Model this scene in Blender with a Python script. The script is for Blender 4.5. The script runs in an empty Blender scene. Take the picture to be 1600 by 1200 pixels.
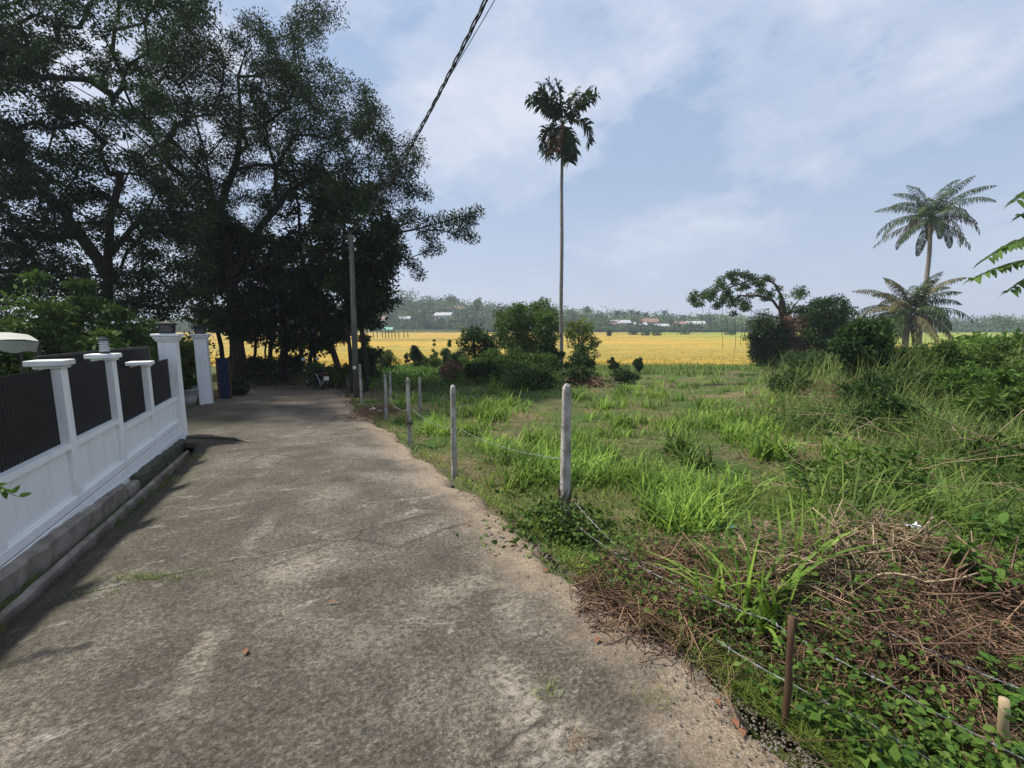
import bpy, math, random
import numpy as np
from mathutils import Vector, noise as mn

random.seed(7); rng = np.random.default_rng(7)
S = bpy.context.scene; COL = S.collection
A = np.array
# ------------------------------------------------------------------ camera maths (used to measure the photo)
F = 680.0; TH = math.atan(90/680); CT, ST = math.cos(TH), math.sin(TH); CZ = 1.6
def ray(px, py):
    u = (px-800)/F; v = (600-py)/F
    return u, CT+v*ST, -ST+v*CT
def P(px, py, Y):
    u, dy, dz = ray(px, py); t = Y/dy
    return A([u*t, Y, CZ+dz*t])
def base_h(x, y):
    return -0.05*np.clip(y, -12, 40)
BUMPS = [  # x, y, sx, sy, height
    (2.0, 2.75, .60, .60, .20), (2.7, 2.1, .7, .5, .20), (1.35, 2.75, .45, .4, .12),
    (10.5, 9.5, 4.0, 4.0, .8), (8.5, 13.0, 2.4, 2.2, .30), (5.6, 5.6, 1.3, 1.2, .22), (16, 12, 6, 6, .45),
    (.2, 17.5, 2.2, 1.6, .55), (-2.2, 18.3, 1.2, 1.2, .35), (-9.5, 21.5, 3.5, .8, .5), (-16, 20.5, 5, .9, .5),
    (3.3, 15.4, 1.2, .8, .2)]
def gh(x, y):
    x = np.asarray(x, float); y = np.asarray(y, float)
    h = base_h(x, y)
    for bx, by, sx, sy, a in BUMPS:
        h = h + a*np.exp(-((x-bx)/sx)**2-((y-by)/sy)**2)
    # low rough undulation off the road
    off = np.clip((x-road_r(y)-.15)/.8, 0, 1)
    near = np.clip((45-y)/8, 0, 1)
    h = h + off*near*(.05*np.sin(x*1.9+1.3*np.sin(y*1.1))*np.sin(y*1.7+.7*np.sin(x*1.3)))
    h = h - .10*np.exp(-((x-road_r(y)-.45)/.22)**2)*np.clip((14-y)/4, 0, 1)*np.clip((x-road_r(y)), 0, .3)/.3
    # far hillside behind the paddy
    far = np.clip((y-228)/30, 0, 1)
    ridge = 8.5*np.exp(-((x+68)/60)**2) + 2.8*np.exp(-((x-20)/130)**2)+1.2+.8*np.sin(x*.011+2)
    h = h + far*ridge
    return h
RR = A([(3.4, -5), (2.5, -1.5), (1.75, .5), (1.17, 1.48), (.98, 1.83), (.66, 2.42), (.30, 3.14), (-.26, 4.24), (-.93, 5.52), (-1.65, 6.81), (-2.66, 8.85),
        (-4.02, 11.21), (-5.27, 13.86), (-7.14, 17.4), (-9.0, 20)])
def road_r(y): return np.interp(y, RR[:, 1], RR[:, 0])
RL = A([(-.2, -5), (-1.3, -1.5), (-2.2, .5), (-3.22, 2.59), (-3.85, 3.95), (-4.45, 5.3), (-5.0, 6.4), (-5.35, 7.15), (-6.2, 7.35), (-8.4, 7.5), (-8.9, 8.4), (-8.9, 12.4),
        (-9.6, 14), (-11.0, 17.4), (-11.5, 20)])
def road_l(y): return np.interp(y, RL[:, 1], RL[:, 0])
def gz(x, y): return float(gh(x, y))
def G(px, py):
    u, dy, dz = ray(px, py)
    if -dz-.05*dy > 1e-6:
        t = CZ/(-dz-.05*dy)
        if t*dy < 40: return A([u*t, t*dy, -.05*t*dy])
    t = (CZ+2.0)/(-dz); return A([u*t, t*dy, -2.0])
def on(px, py):
    g = G(px, py); g[2] = gz(g[0], g[1]); return g

# ------------------------------------------------------------------ materials
MATS = {}
def newmat(name):
    m = bpy.data.materials.new(name); m.use_nodes = True
    nt = m.node_tree; nt.nodes.clear(); MATS[name] = m
    return m, nt, nt.nodes, nt.links
def c4(c): return (c[0], c[1], c[2], 1)
def N(nodes, typ, **kw):
    n = nodes.new(typ)
    for k, v in kw.items():
        if k in n.inputs: n.inputs[k].default_value = v
        else: setattr(n, k, v)
    return n
def ramp(nodes, stops):
    r = nodes.new('ShaderNodeValToRGB'); e = r.color_ramp.elements
    while len(e) > 1: e.remove(e[0])
    e[0].position = stops[0][0]; e[0].color = c4(stops[0][1]) if not isinstance(stops[0][1], float) else (stops[0][1],)*3+(1,)
    for p, c in stops[1:]:
        q = e.new(p); q.color = c4(c) if not isinstance(c, float) else (c, c, c, 1)
    return r
def noise_node(nodes, links, scale, detail=4, rough=.55, vec=None, dist=0):
    n = nodes.new('ShaderNodeTexNoise'); n.inputs['Scale'].default_value = scale; n.inputs['Detail'].default_value = detail
    n.inputs['Roughness'].default_value = rough; n.inputs['Distortion'].default_value = dist
    if vec is not None: links.new(vec, n.inputs['Vector'])
    return n
def mixc(nodes, links, fac, a, b, mode='MIX'):
    m = nodes.new('ShaderNodeMix'); m.data_type = 'RGBA'; m.blend_type = mode
    for s, v in ((m.inputs[0], fac), (m.inputs[6], a), (m.inputs[7], b)):
        if hasattr(v, 'is_output'): links.new(v, s)
        elif isinstance(v, (int, float)): s.default_value = v
        else: s.default_value = c4(v)
    return m.outputs[2]
def position(nodes):
    return nodes.new('ShaderNodeNewGeometry').outputs['Position']
def mapping(nodes, links, vec, scale=(1, 1, 1), rot=(0, 0, 0)):
    m = nodes.new('ShaderNodeMapping'); m.inputs['Scale'].default_value = scale; m.inputs['Rotation'].default_value = rot
    links.new(vec, m.inputs['Vector']); return m.outputs[0]
def finish(m, nt, col, rough=.8, bump=None, bstr=.3, bdist=.01, spec=.3, metal=0.0):
    n, l = nt.nodes, nt.links
    b = n.new('ShaderNodeBsdfPrincipled'); o = n.new('ShaderNodeOutputMaterial')
    if hasattr(col, 'is_output'): l.new(col, b.inputs['Base Color'])
    else: b.inputs['Base Color'].default_value = c4(col)
    if hasattr(rough, 'is_output'): l.new(rough, b.inputs['Roughness'])
    else: b.inputs['Roughness'].default_value = rough
    b.inputs['Specular IOR Level'].default_value = spec; b.inputs['Metallic'].default_value = metal
    if bump is not None:
        bp = n.new('ShaderNodeBump'); bp.inputs['Strength'].default_value = bstr; bp.inputs['Distance'].default_value = bdist
        l.new(bump, bp.inputs['Height']); l.new(bp.outputs[0], b.inputs['Normal'])
    l.new(b.outputs[0], o.inputs[0]); return m
def simple(name, c1, c2=None, scale=6, rough=.7, bstr=.2, bdist=.005, spec=.3, metal=0., detail=5, stretch=(1, 1, 1)):
    m, nt, n, l = newmat(name)
    c2 = c2 or tuple(x*.7 for x in c1)
    v = mapping(n, l, position(n), stretch)
    t = noise_node(n, l, scale, detail, .6, v); r = ramp(n, [(.35, c1), (.68, c2)]); l.new(t.outputs[0], r.inputs[0])
    t2 = noise_node(n, l, scale*9, 3, .6, v)
    return finish(m, nt, r.outputs[0], rough, t2.outputs[0], bstr, bdist, spec, metal)
def leafmat(name, c1, c2, transl=.28, rough=.55, nscale=.6, c3=None, c3p=.93):
    m, nt, n, l = newmat(name)
    at = n.new('ShaderNodeAttribute'); at.attribute_name = 'rnd'
    st = [(0, c1), (.8, c2)] + ([(c3p, c2), (min(1, c3p+.04), c3)] if c3 else [])
    r = ramp(n, st); l.new(at.outputs['Fac'], r.inputs[0])
    t = noise_node(n, l, nscale, 2, .5, position(n)); rr = ramp(n, [(.35, .72), (.65, 1.2)]); l.new(t.outputs[0], rr.inputs[0])
    col = mixc(n, l, 1.0, r.outputs[0], rr.outputs[0], 'MULTIPLY')
    b = n.new('ShaderNodeBsdfPrincipled'); b.inputs['Roughness'].default_value = rough; b.inputs['Specular IOR Level'].default_value = .15
    tr = n.new('ShaderNodeBsdfTranslucent'); mx = n.new('ShaderNodeMixShader'); mx.inputs[0].default_value = transl
    o = n.new('ShaderNodeOutputMaterial')
    l.new(col, b.inputs['Base Color']); l.new(col, tr.inputs['Color'])
    l.new(b.outputs[0], mx.inputs[1]); l.new(tr.outputs[0], mx.inputs[2]); l.new(mx.outputs[0], o.inputs[0])
    return m

# road concrete
def broomy(n, l, rot): return mapping(n, l, rot, (.5, 1.6, 1))
WORN = [(.02, 1.78, .16, .42, 20, 1.), (.22, 1.55, .20, .25, -10, .9), (-1.62, 2.05, .10, .42, 20, .9), (-.3, 2.75, .40, .16, 35, .8), (.02, 2.45, .18, .35, 10, .7), (-2.2, 3.6, .12, .55, 15, .8), (-1.55, 3.0, .40, .25, 30, .7), (-1.3, 5.2, .9, .30, -10, .8), (-2.0, 4.6, .35, .5, 10, .7), (-2.2, 6.6, .9, .35, -15, .7), (-2.6, 1.75, .4, .2, 10, .5), (-.75, 2.2, .3, .18, -20, .5)]
def mat_road():
    m, nt, n, l = newmat('worn_concrete')
    p = position(n)
    rot = mapping(n, l, p, (1, 1, 1), (0, 0, math.radians(-28)))
    broom = mapping(n, l, rot, (5.0, 24, 1))
    worn = mapping(n, l, rot, (.9, 1.7, 1))
    base = noise_node(n, l, 1.1, 8, .65, p, .3); rb = ramp(n, [(.30, (.050, .041, .031)), (.5, (.092, .079, .061)), (.72, (.17, .148, .118))]); l.new(base.outputs[0], rb.inputs[0])
    g = noise_node(n, l, 46, 9, .95, mapping(n, l, rot, (.9, 1.1, 1))); rg = ramp(n, [(.40, .15), (.5, 1.), (.59, 2.7)]); l.new(g.outputs[0], rg.inputs[0])
    col = mixc(n, l, .9, rb.outputs[0], rg.outputs[0], 'MULTIPLY')
    # worn pale scuffs, brushed across the lane
    w = noise_node(n, l, 1.5, 12, .80, worn, 1.2); rw = ramp(n, [(.56, 0.), (.66, .9)]); l.new(w.outputs[0], rw.inputs[0])
    br = noise_node(n, l, 3.2, 5, .75, broom); rbr = ramp(n, [(.42, .12), (.56, 1.)]); l.new(br.outputs[0], rbr.inputs[0])
    f = n.new('ShaderNodeMath'); f.operation = 'MULTIPLY'; l.new(rw.outputs[0], f.inputs[0]); l.new(rbr.outputs[0], f.inputs[1])
    col = mixc(n, l, f.outputs[0], col, (.42, .39, .34))
    w2 = noise_node(n, l, 6, 6, .75, rot, .8); rw2 = ramp(n, [(.64, 0.), (.70, .55)]); l.new(w2.outputs[0], rw2.inputs[0])
    col = mixc(n, l, rw2.outputs[0], col, (.27, .25, .215))
    # individual worn places in the slab, each with its own outline
    jit = mixc(n, l, .6, p, noise_node(n, l, 3.2, 10, .85, p).outputs['Color'], 'ADD'); acc = None
    for (ex, ey, ea, eb, er, es) in WORN:
        es = es*.9
        mpn = n.new('ShaderNodeMapping'); mpn.vector_type = 'TEXTURE'; mpn.inputs['Location'].default_value = (ex+.3, ey+.3, 0); mpn.inputs['Rotation'].default_value = (0, 0, math.radians(er)); mpn.inputs['Scale'].default_value = (ea, eb, 1e4)
        l.new(jit, mpn.inputs['Vector']); ln = n.new('ShaderNodeVectorMath'); ln.operation = 'LENGTH'; l.new(mpn.outputs[0], ln.inputs[0])
        mr_ = n.new('ShaderNodeMapRange'); mr_.inputs[1].default_value = 1.0; mr_.inputs[2].default_value = .35; mr_.inputs[3].default_value = 0; mr_.inputs[4].default_value = es; l.new(ln.outputs['Value'], mr_.inputs[0])
        if acc is None: acc = mr_.outputs[0]
        else:
            mm = n.new('ShaderNodeMath'); mm.operation = 'MAXIMUM'; l.new(acc, mm.inputs[0]); l.new(mr_.outputs[0], mm.inputs[1]); acc = mm.outputs[0]
    gr_ = ramp(n, [(.45, .0), (.56, 1.)]); l.new(noise_node(n, l, 20, 9, .92, broomy(n, l, rot)).outputs[0], gr_.inputs[0])
    fm = n.new('ShaderNodeMath'); fm.operation = 'MULTIPLY'; l.new(acc, fm.inputs[0]); l.new(gr_.outputs[0], fm.inputs[1])
    col = mixc(n, l, fm.outputs[0], col, (.34, .30, .24))
    # transverse joint
    dp = n.new('ShaderNodeVectorMath'); dp.operation = 'DOT_PRODUCT'; dp.inputs[1].default_value = (-.559, .829, 0); l.new(mixc(n, l, .06, p, noise_node(n, l, 2.2, 4, .6, p).outputs['Color'], 'ADD'), dp.inputs[0])
    sb = n.new('ShaderNodeMath'); sb.operation = 'SUBTRACT'; sb.inputs[1].default_value = 3.762; l.new(dp.outputs['Value'], sb.inputs[0]); ab = n.new('ShaderNodeMath'); ab.operation = 'ABSOLUTE'; l.new(sb.outputs[0], ab.inputs[0])
    rj = ramp(n, [(.004, .85), (.012, 0.)]); l.new(ab.outputs[0], rj.inputs[0]); col = mixc(n, l, rj.outputs[0], col, (.035, .032, .02))
    # mould dark flecks
    k = noise_node(n, l, 30, 8, .85, p); rk = ramp(n, [(.42, .8), (.50, 0.)]); l.new(k.outputs[0], rk.inputs[0])
    col = mixc(n, l, rk.outputs[0], col, (.04, .037, .030))
    # dust along the verge / soil at the far end, stored per vertex
    a = n.new('ShaderNodeAttribute'); a.attribute_name = 'dust'
    dn = noise_node(n, l, 5, 6, .7, p); ad = n.new('ShaderNodeMath'); ad.operation = 'MULTIPLY_ADD'; ad.inputs[1].default_value = 1.1; ad.inputs[2].default_value = -.55
    l.new(dn.outputs[0], ad.inputs[0])
    su = n.new('ShaderNodeMath'); su.operation = 'ADD'; su.use_clamp = True; l.new(ad.outputs[0], su.inputs[0]); l.new(a.outputs['Fac'], su.inputs[1])
    dr = ramp(n, [(.3, 0.), (.85, .82)]); l.new(su.outputs[0], dr.inputs[0])
    sandn = noise_node(n, l, 90, 4, .8, p); rs = ramp(n, [(.36, (.13, .09, .06)), (.52, (.29, .225, .155)), (.66, (.46, .38, .28))]); l.new(sandn.outputs[0], rs.inputs[0])
    col = mixc(n, l, dr.outputs[0], col, rs.outputs[0])
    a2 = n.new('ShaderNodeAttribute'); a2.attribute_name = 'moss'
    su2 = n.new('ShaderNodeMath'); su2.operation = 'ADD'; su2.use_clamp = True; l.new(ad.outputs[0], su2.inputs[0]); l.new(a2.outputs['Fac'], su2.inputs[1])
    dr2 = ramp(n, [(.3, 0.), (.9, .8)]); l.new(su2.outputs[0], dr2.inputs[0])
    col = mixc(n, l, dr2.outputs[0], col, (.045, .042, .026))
    # fine cracks
    vo = n.new('ShaderNodeTexVoronoi'); vo.feature = 'DISTANCE_TO_EDGE'; vo.inputs['Scale'].default_value = .42
    dis = mixc(n, l, .16, p, noise_node(n, l, 3, 5, .6, p).outputs['Color'], 'ADD'); l.new(dis, vo.inputs['Vector'])
    rc = ramp(n, [(0.0, 1.), (.006, 0.)]); l.new(vo.outputs['Distance'], rc.inputs[0])
    cm = noise_node(n, l, 1.1, 2, .5, p); rcm = ramp(n, [(.5, 0.), (.58, .8)]); l.new(cm.outputs[0], rcm.inputs[0])
    fc = n.new('ShaderNodeMath'); fc.operation = 'MULTIPLY'; l.new(rc.outputs[0], fc.inputs[0]); l.new(rcm.outputs[0], fc.inputs[1])
    col = mixc(n, l, fc.outputs[0], col, (.025, .022, .016))
    hb = n.new('ShaderNodeMath'); hb.operation = 'MULTIPLY_ADD'; hb.inputs[1].default_value = .5; l.new(g.outputs[0], hb.inputs[0]); l.new(br.outputs[0], hb.inputs[2])
    return finish(m, nt, col, .88, hb.outputs[0], .55, .012, .2)
def mat_ground():
    m, nt, n, l = newmat('soil')
    p = position(n)
    t = noise_node(n, l, .55, 6, .65, p, .4); r = ramp(n, [(.36, (.16, .115, .07)), (.46, (.10, .105, .04)), (.58, (.055, .095, .022))]); l.new(t.outputs[0], r.inputs[0])
    g = noise_node(n, l, 34, 5, .8, p); rg = ramp(n, [(.3, .45), (.52, 1.), (.75, 1.9)]); l.new(g.outputs[0], rg.inputs[0])
    col = mixc(n, l, .9, r.outputs[0], rg.outputs[0], 'MULTIPLY')
    return finish(m, nt, col, .95, g.outputs[0], .7, .03, .1)
def mat_paddy():
    m, nt, n, l = newmat('ripe_rice')
    p = position(n)
    band = mapping(n, l, p, (.010, .060, 1), (0, 0, math.radians(4)))
    t = noise_node(n, l, 1.0, 5, .6, band, .3)
    r = ramp(n, [(.30, (.15, .16, .04)), (.42, (.34, .22, .04)), (.50, (.47, .30, .055)), (.58, (.31, .25, .06)), (.66, (.44, .28, .06)), (.76, (.32, .28, .045))]); l.new(t.outputs[0], r.inputs[0])
    # greener plots to the right
    sx = n.new('ShaderNodeSeparateXYZ'); l.new(p, sx.inputs[0])
    mr = n.new('ShaderNodeMapRange'); mr.inputs[1].default_value = 28; mr.inputs[2].default_value = 75; l.new(sx.outputs[0], mr.inputs[0])
    gn = noise_node(n, l, 1.7, 3, .5, band); gr = ramp(n, [(.35, .35), (.6, 1.)]); l.new(gn.outputs[0], gr.inputs[0])
    f = n.new('ShaderNodeMath'); f.operation = 'MULTIPLY'; l.new(mr.outputs[0], f.inputs[0]); l.new(gr.outputs[0], f.inputs[1])
    col = mixc(n, l, f.outputs[0], r.outputs[0], (.20, .27, .045))
    g = noise_node(n, l, 5, 7, .8, p); rg = ramp(n, [(.3, .62), (.55, 1.), (.75, 1.3)]); l.new(g.outputs[0], rg.inputs[0])
    col = mixc(n, l, .8, col, rg.outputs[0], 'MULTIPLY')
    # narrow bunds between plots
    wv = mapping(n, l, p, (.018, .05, 1), (0, 0, math.radians(7)))
    vo = n.new('ShaderNodeTexVoronoi'); vo.feature = 'DISTANCE_TO_EDGE'; vo.distance = 'EUCLIDEAN'; vo.inputs['Scale'].default_value = 1.0; l.new(wv, vo.inputs['Vector'])
    rv = ramp(n, [(0., .75), (.02, 0.)]); l.new(vo.outputs['Distance'], rv.inputs[0])
    col = mixc(n, l, rv.outputs[0], col, (.13, .17, .04))
    return finish(m, nt, col, .9, g.outputs[0], .6, .15, .1)
mat_road(); mat_ground(); mat_paddy()
def mat_wallpaint():
    m, nt, n, l = newmat('white_paint'); p = position(n)
    t = noise_node(n, l, 2.2, 6, .65, p); r = ramp(n, [(.35, (.84, .84, .83)), (.7, (.76, .76, .74))]); l.new(t.outputs[0], r.inputs[0])
    st = noise_node(n, l, 3.2, 8, .75, mapping(n, l, p, (3.2, 3.2, .35)), .4); rs = ramp(n, [(.54, 0.), (.72, .55)]); l.new(st.outputs[0], rs.inputs[0])
    col = mixc(n, l, rs.outputs[0], r.outputs[0], (.50, .49, .43))
    sp_ = noise_node(n, l, 14, 8, .8, p); r2 = ramp(n, [(.62, 0.), (.70, .45)]); l.new(sp_.outputs[0], r2.inputs[0]); col = mixc(n, l, r2.outputs[0], col, (.55, .52, .46))
    return finish(m, nt, col, .6, noise_node(n, l, 40, 4, .7, p).outputs[0], .15, .003, .3)
mat_wallpaint()
simple('dirty_white', (.66, .66, .64), (.48, .47, .43), 3, .7, .2, .004)
simple('kerb_concrete', (.30, .265, .22), (.14, .12, .095), 5, .9, .5, .008)
simple('mossy_concrete', (.10, .095, .07), (.045, .05, .03), 6, .9, .6, .01)
simple('post_concrete', (.48, .46, .41), (.13, .12, .095), 11, .9, .8, .008, detail=9, stretch=(1, 1, .45))
simple('pole_concrete', (.15, .14, .12), (.08, .072, .06), 4, .9, .4, .004, stretch=(1, 1, .3))
def mat_panel():      # black sheet; light and shade on its narrow upright slats painted as stripes
    m, nt, n, l = newmat('black_sheet'); p = position(n)
    dp = n.new('ShaderNodeVectorMath'); dp.operation = 'DOT_PRODUCT'; dp.inputs[1].default_value = (-.43/.05, .903/.05, 0); l.new(p, dp.inputs[0])
    fr = n.new('ShaderNodeMath'); fr.operation = 'FRACT'; l.new(dp.outputs['Value'], fr.inputs[0]); r = ramp(n, [(.0, (.004, .004, .005)), (.55, (.005, .005, .006)), (.68, (.017, .017, .020)), (.95, (.015, .015, .018))]); l.new(fr.outputs[0], r.inputs[0])
    return finish(m, nt, r.outputs[0], .5, None, spec=.25)
mat_panel()
simple('black_metal', (.02, .02, .022), (.03, .03, .03), 8, .4, .05, .001, .5)
simple('glass_dim', (.06, .06, .06), (.04, .04, .04), 8, .15, .0, .001, .6)
simple('cable_black', (.015, .015, .016), (.03, .03, .03), 10, .6)
simple('wire_metal', (.36, .37, .38), (.20, .19, .18), 30, .5, .1, .001, .4, .3)
simple('wood_brown', (.13, .075, .042), (.07, .04, .022), 14, .85, .6, .004, stretch=(1, 1, .2))
simple('bamboo_pale', (.42, .33, .20), (.28, .21, .12), 10, .7, .3, .002, stretch=(1, 1, .2))
simple('bark_dark', (.040, .030, .022), (.020, .016, .012), 9, .95, .8, .02, stretch=(1, 1, .3))
simple('bark_grey', (.17, .15, .12), (.09, .078, .06), 9, .95, .8, .02, stretch=(1, 1, .3))
simple('palm_bark', (.30, .27, .22), (.14, .12, .095), 5, .9, .6, .01, stretch=(1, 1, 4))
simple('vine_brown', (.12, .065, .05), (.055, .035, .026), 12, .95, .6, .01)
simple('canvas', (.42, .42, .37), (.30, .31, .27), 3, .8)
simple('blue_sheet', (.012, .028, .085), (.008, .018, .055), 3, .6)
simple('far_wall', (.55, .50, .44), (.45, .40, .36), .3, .8)
simple('far_wall_white', (.70, .69, .66), (.6, .58, .56), .3, .8)
simple('far_roof', (.30, .17, .13), (.22, .14, .11), .4, .85)
simple('far_roof_grey', (.42, .42, .43), (.34, .34, .35), .4, .8)
simple('roof_green', (.14, .42, .30), (.12, .34, .25), .8, .6)
simple('dark_opening', (.02, .022, .025), (.03, .03, .03), 1, .4)
simple('rubber', (.015, .015, .015), (.025, .025, .025), 20, .9)
simple('chrome', (.6, .6, .62), (.45, .45, .45), 20, .2, .0, .001, .5, 1.)
simple('mirror', (.75, .78, .82), (.7, .72, .75), 20, .08, .0, .001, .5, .9)
simple('bike_paint', (.018, .018, .022), (.03, .03, .035), 20, .25, .0, .001, .6)
simple('red_plastic', (.35, .02, .015), (.25, .015, .01), 20, .3)
simple('plate_white', (.75, .75, .72), (.65, .65, .62), 20, .5)
simple('pot_plaster', (.40, .41, .41), (.26, .26, .25), 6, .8)
simple('blue_plastic', (.02, .06, .33), (.03, .09, .40), 20, .3, .1)
simple('green_plastic', (.25, .48, .36), (.2, .4, .3), 20, .4, .1)
simple('white_plastic', (.72, .74, .75), (.6, .62, .64), 20, .35, .1)
simple('dead_leaf_red', (.24, .10, .05), (.14, .065, .035), 30, .7, .3)
simple('dry_stone', (.20, .17, .14), (.11, .095, .075), 12, .9, .6, .01)
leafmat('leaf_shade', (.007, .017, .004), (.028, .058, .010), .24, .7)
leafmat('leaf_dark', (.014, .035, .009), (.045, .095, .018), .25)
leafmat('leaf_mid', (.032, .078, .014), (.11, .18, .030), .3)
leafmat('leaf_bright', (.055, .13, .022), (.12, .22, .035), .35)
leafmat('leaf_yellow', (.09, .15, .025), (.20, .24, .045), .35)
leafmat('leaf_olive', (.030, .065, .018), (.085, .135, .035), .25)
leafmat('leaf_far', (.035, .085, .022), (.14, .20, .055), .2, nscale=.05)
leafmat('grass_bright', (.045, .12, .020), (.27, .40, .065), .35, nscale=1.0)
leafmat('grass_deep', (.045, .095, .022), (.18, .26, .05), .3, nscale=1.0)
leafmat('grass_mixed', (.08, .14, .022), (.24, .31, .06), .3, nscale=.9, c3=(.38, .29, .15), c3p=.70)
leafmat('grass_dry', (.13, .085, .045), (.36, .27, .16), .2, nscale=1.0)
leafmat('grass_pale', (.07, .13, .030), (.25, .31, .09), .3, nscale=.9)
leafmat('rice_blade', (.28, .25, .045), (.52, .34, .06), .3, nscale=.4)
leafmat('palm_leaf', (.020, .040, .013), (.065, .10, .028), .22)
leafmat('palm_leaf_yellow', (.08, .08, .03), (.16, .13, .05), .25)
leafmat('palm_leaf_dead', (.09, .045, .026), (.17, .09, .05), .2)
leafmat('areca_leaf', (.016, .035, .013), (.04, .075, .02), .2)
leafmat('twig_dry', (.085, .058, .038), (.38, .28, .18), .05, nscale=2.5)
leafmat('twig_red', (.050, .032, .022), (.26, .16, .10), .05, nscale=2.5)

# ------------------------------------------------------------------ object helpers
def tag(o, label=None, cat=None, group=None, kind=None):
    if label: o['label'] = label
    if cat: o['category'] = cat
    if group: o['group'] = group
    if kind: o['kind'] = kind
    return o
def empty(name, loc, label, cat, group=None):
    o = bpy.data.objects.new(name, None); COL.objects.link(o); o.location = [float(v) for v in loc]
    o.empty_display_size = .1
    return tag(o, label, cat, group)
def origin(o):
    v = Vector((0, 0, 0))
    while o is not None: v = v+o.location; o = o.parent
    return A(v)
def link(name, me, mat, parent=None, loc=None, smooth=False):
    if isinstance(mat, (list, tuple)):
        for q in mat: me.materials.append(MATS[q])
    else: me.materials.append(MATS[mat])
    if smooth: me.shade_smooth()
    o = bpy.data.objects.new(name, me); COL.objects.link(o)
    if parent is not None: o.parent = parent
    if loc is not None: o.location = [float(v) for v in loc]
    return o
def quads(name, V, Q, mat, parent=None, loc=None, rnd=None, smooth=False, attrs=None, mi=None):
    """V world coords (n,3), Q (m,4)"""
    off = origin(parent) if parent is not None else (A(loc) if loc is not None else A([0., 0, 0]))
    V = np.asarray(V, float)-off
    me = bpy.data.meshes.new(name)
    me.vertices.add(len(V)); me.vertices.foreach_set('co', V.astype(np.float32).ravel())
    Q = np.asarray(Q, np.int32)
    me.loops.add(Q.size); me.loops.foreach_set('vertex_index', Q.ravel())
    me.polygons.add(len(Q)); me.polygons.foreach_set('loop_start', np.arange(0, Q.size, 4, dtype=np.int32))
    if mi is not None: me.polygons.foreach_set('material_index', np.asarray(mi, np.int32))
    if rnd is not None:
        a = me.attributes.new('rnd', 'FLOAT', 'FACE'); a.data.foreach_set('value', np.asarray(rnd, np.float32))
    for k, v in (attrs or {}).items():
        a = me.attributes.new(k, 'FLOAT', 'POINT'); a.data.foreach_set('value', np.asarray(v, np.float32))
    me.update(calc_edges=True); me.validate()
    return link(name, me, mat, parent, loc if parent is None else None, smooth)
class MB:
    def __init__(s): s.v = []; s.f = []
    def add(s, vs, fs):
        b = len(s.v); s.v += [tuple(map(float, p)) for p in vs]; s.f += [tuple(b+i for i in f) for f in fs]; return s
    def box(s, c, size, rz=0., bev=0.):
        hx, hy, hz = size[0]/2, size[1]/2, size[2]/2; cr, sr = math.cos(rz), math.sin(rz)
        def T(p): return (c[0]+p[0]*cr-p[1]*sr, c[1]+p[0]*sr+p[1]*cr, c[2]+p[2])
        if bev <= 0:
            vs = [T((x*hx, y*hy, z*hz)) for z in (-1, 1) for x, y in ((-1, -1), (1, -1), (1, 1), (-1, 1))]
            return s.add(vs, [(3, 2, 1, 0), (4, 5, 6, 7), (0, 1, 5, 4), (1, 2, 6, 5), (2, 3, 7, 6), (3, 0, 4, 7)])
        b = bev; rings = [(hx-b, hy-b, -hz), (hx, hy, -hz+b), (hx, hy, hz-b), (hx-b, hy-b, hz)]
        vs = []
        for rx, ry, z in rings:
            k = b*.7
            vs += [T(p) for p in ((-rx+k, -ry, z), (rx-k, -ry, z), (rx, -ry+k, z), (rx, ry-k, z), (rx-k, ry, z), (-rx+k, ry, z), (-rx, ry-k, z), (-rx, -ry+k, z))]
        fs = [tuple(range(7, -1, -1)), tuple(range(24, 32))]
        for r in range(3):
            for i in range(8): j = (i+1) % 8; fs.append((r*8+i, r*8+j, (r+1)*8+j, (r+1)*8+i))
        return s.add(vs, fs)
    def tube(s, pts, rad, n=10, caps=True):
        V, Q = tube(pts, rad, n); m = len(pts)
        fs = [tuple(q) for q in Q]
        if caps: fs += [tuple(range(n-1, -1, -1)), tuple(range((m-1)*n, m*n))]
        return s.add(V, fs)
    def lathe(s, c, prof, n=20, sq=False, rz=0.):
        m = len(prof); vs = []
        for r, z in prof:
            for i in range(n):
                a = 2*math.pi*(i+.5*(n == 4))/n+rz; vs.append((c[0]+r*math.cos(a), c[1]+r*math.sin(a), c[2]+z))
        fs = [((r*n+i), (r*n+(i+1) % n), ((r+1)*n+(i+1) % n), ((r+1)*n+i)) for r in range(m-1) for i in range(n)]
        fs += [tuple(range(n-1, -1, -1)), tuple(range((m-1)*n, m*n))]
        return s.add(vs, fs)
    def build(s, name, mat, parent=None, loc=None, smooth=False):
        off = origin(parent) if parent is not None else (A(loc) if loc is not None else A([0., 0, 0]))
        me = bpy.data.meshes.new(name); me.from_pydata([tuple(A(v)-off) for v in s.v], [], s.f); me.update()
        return link(name, me, mat, parent, loc if parent is None else None, smooth)
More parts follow.
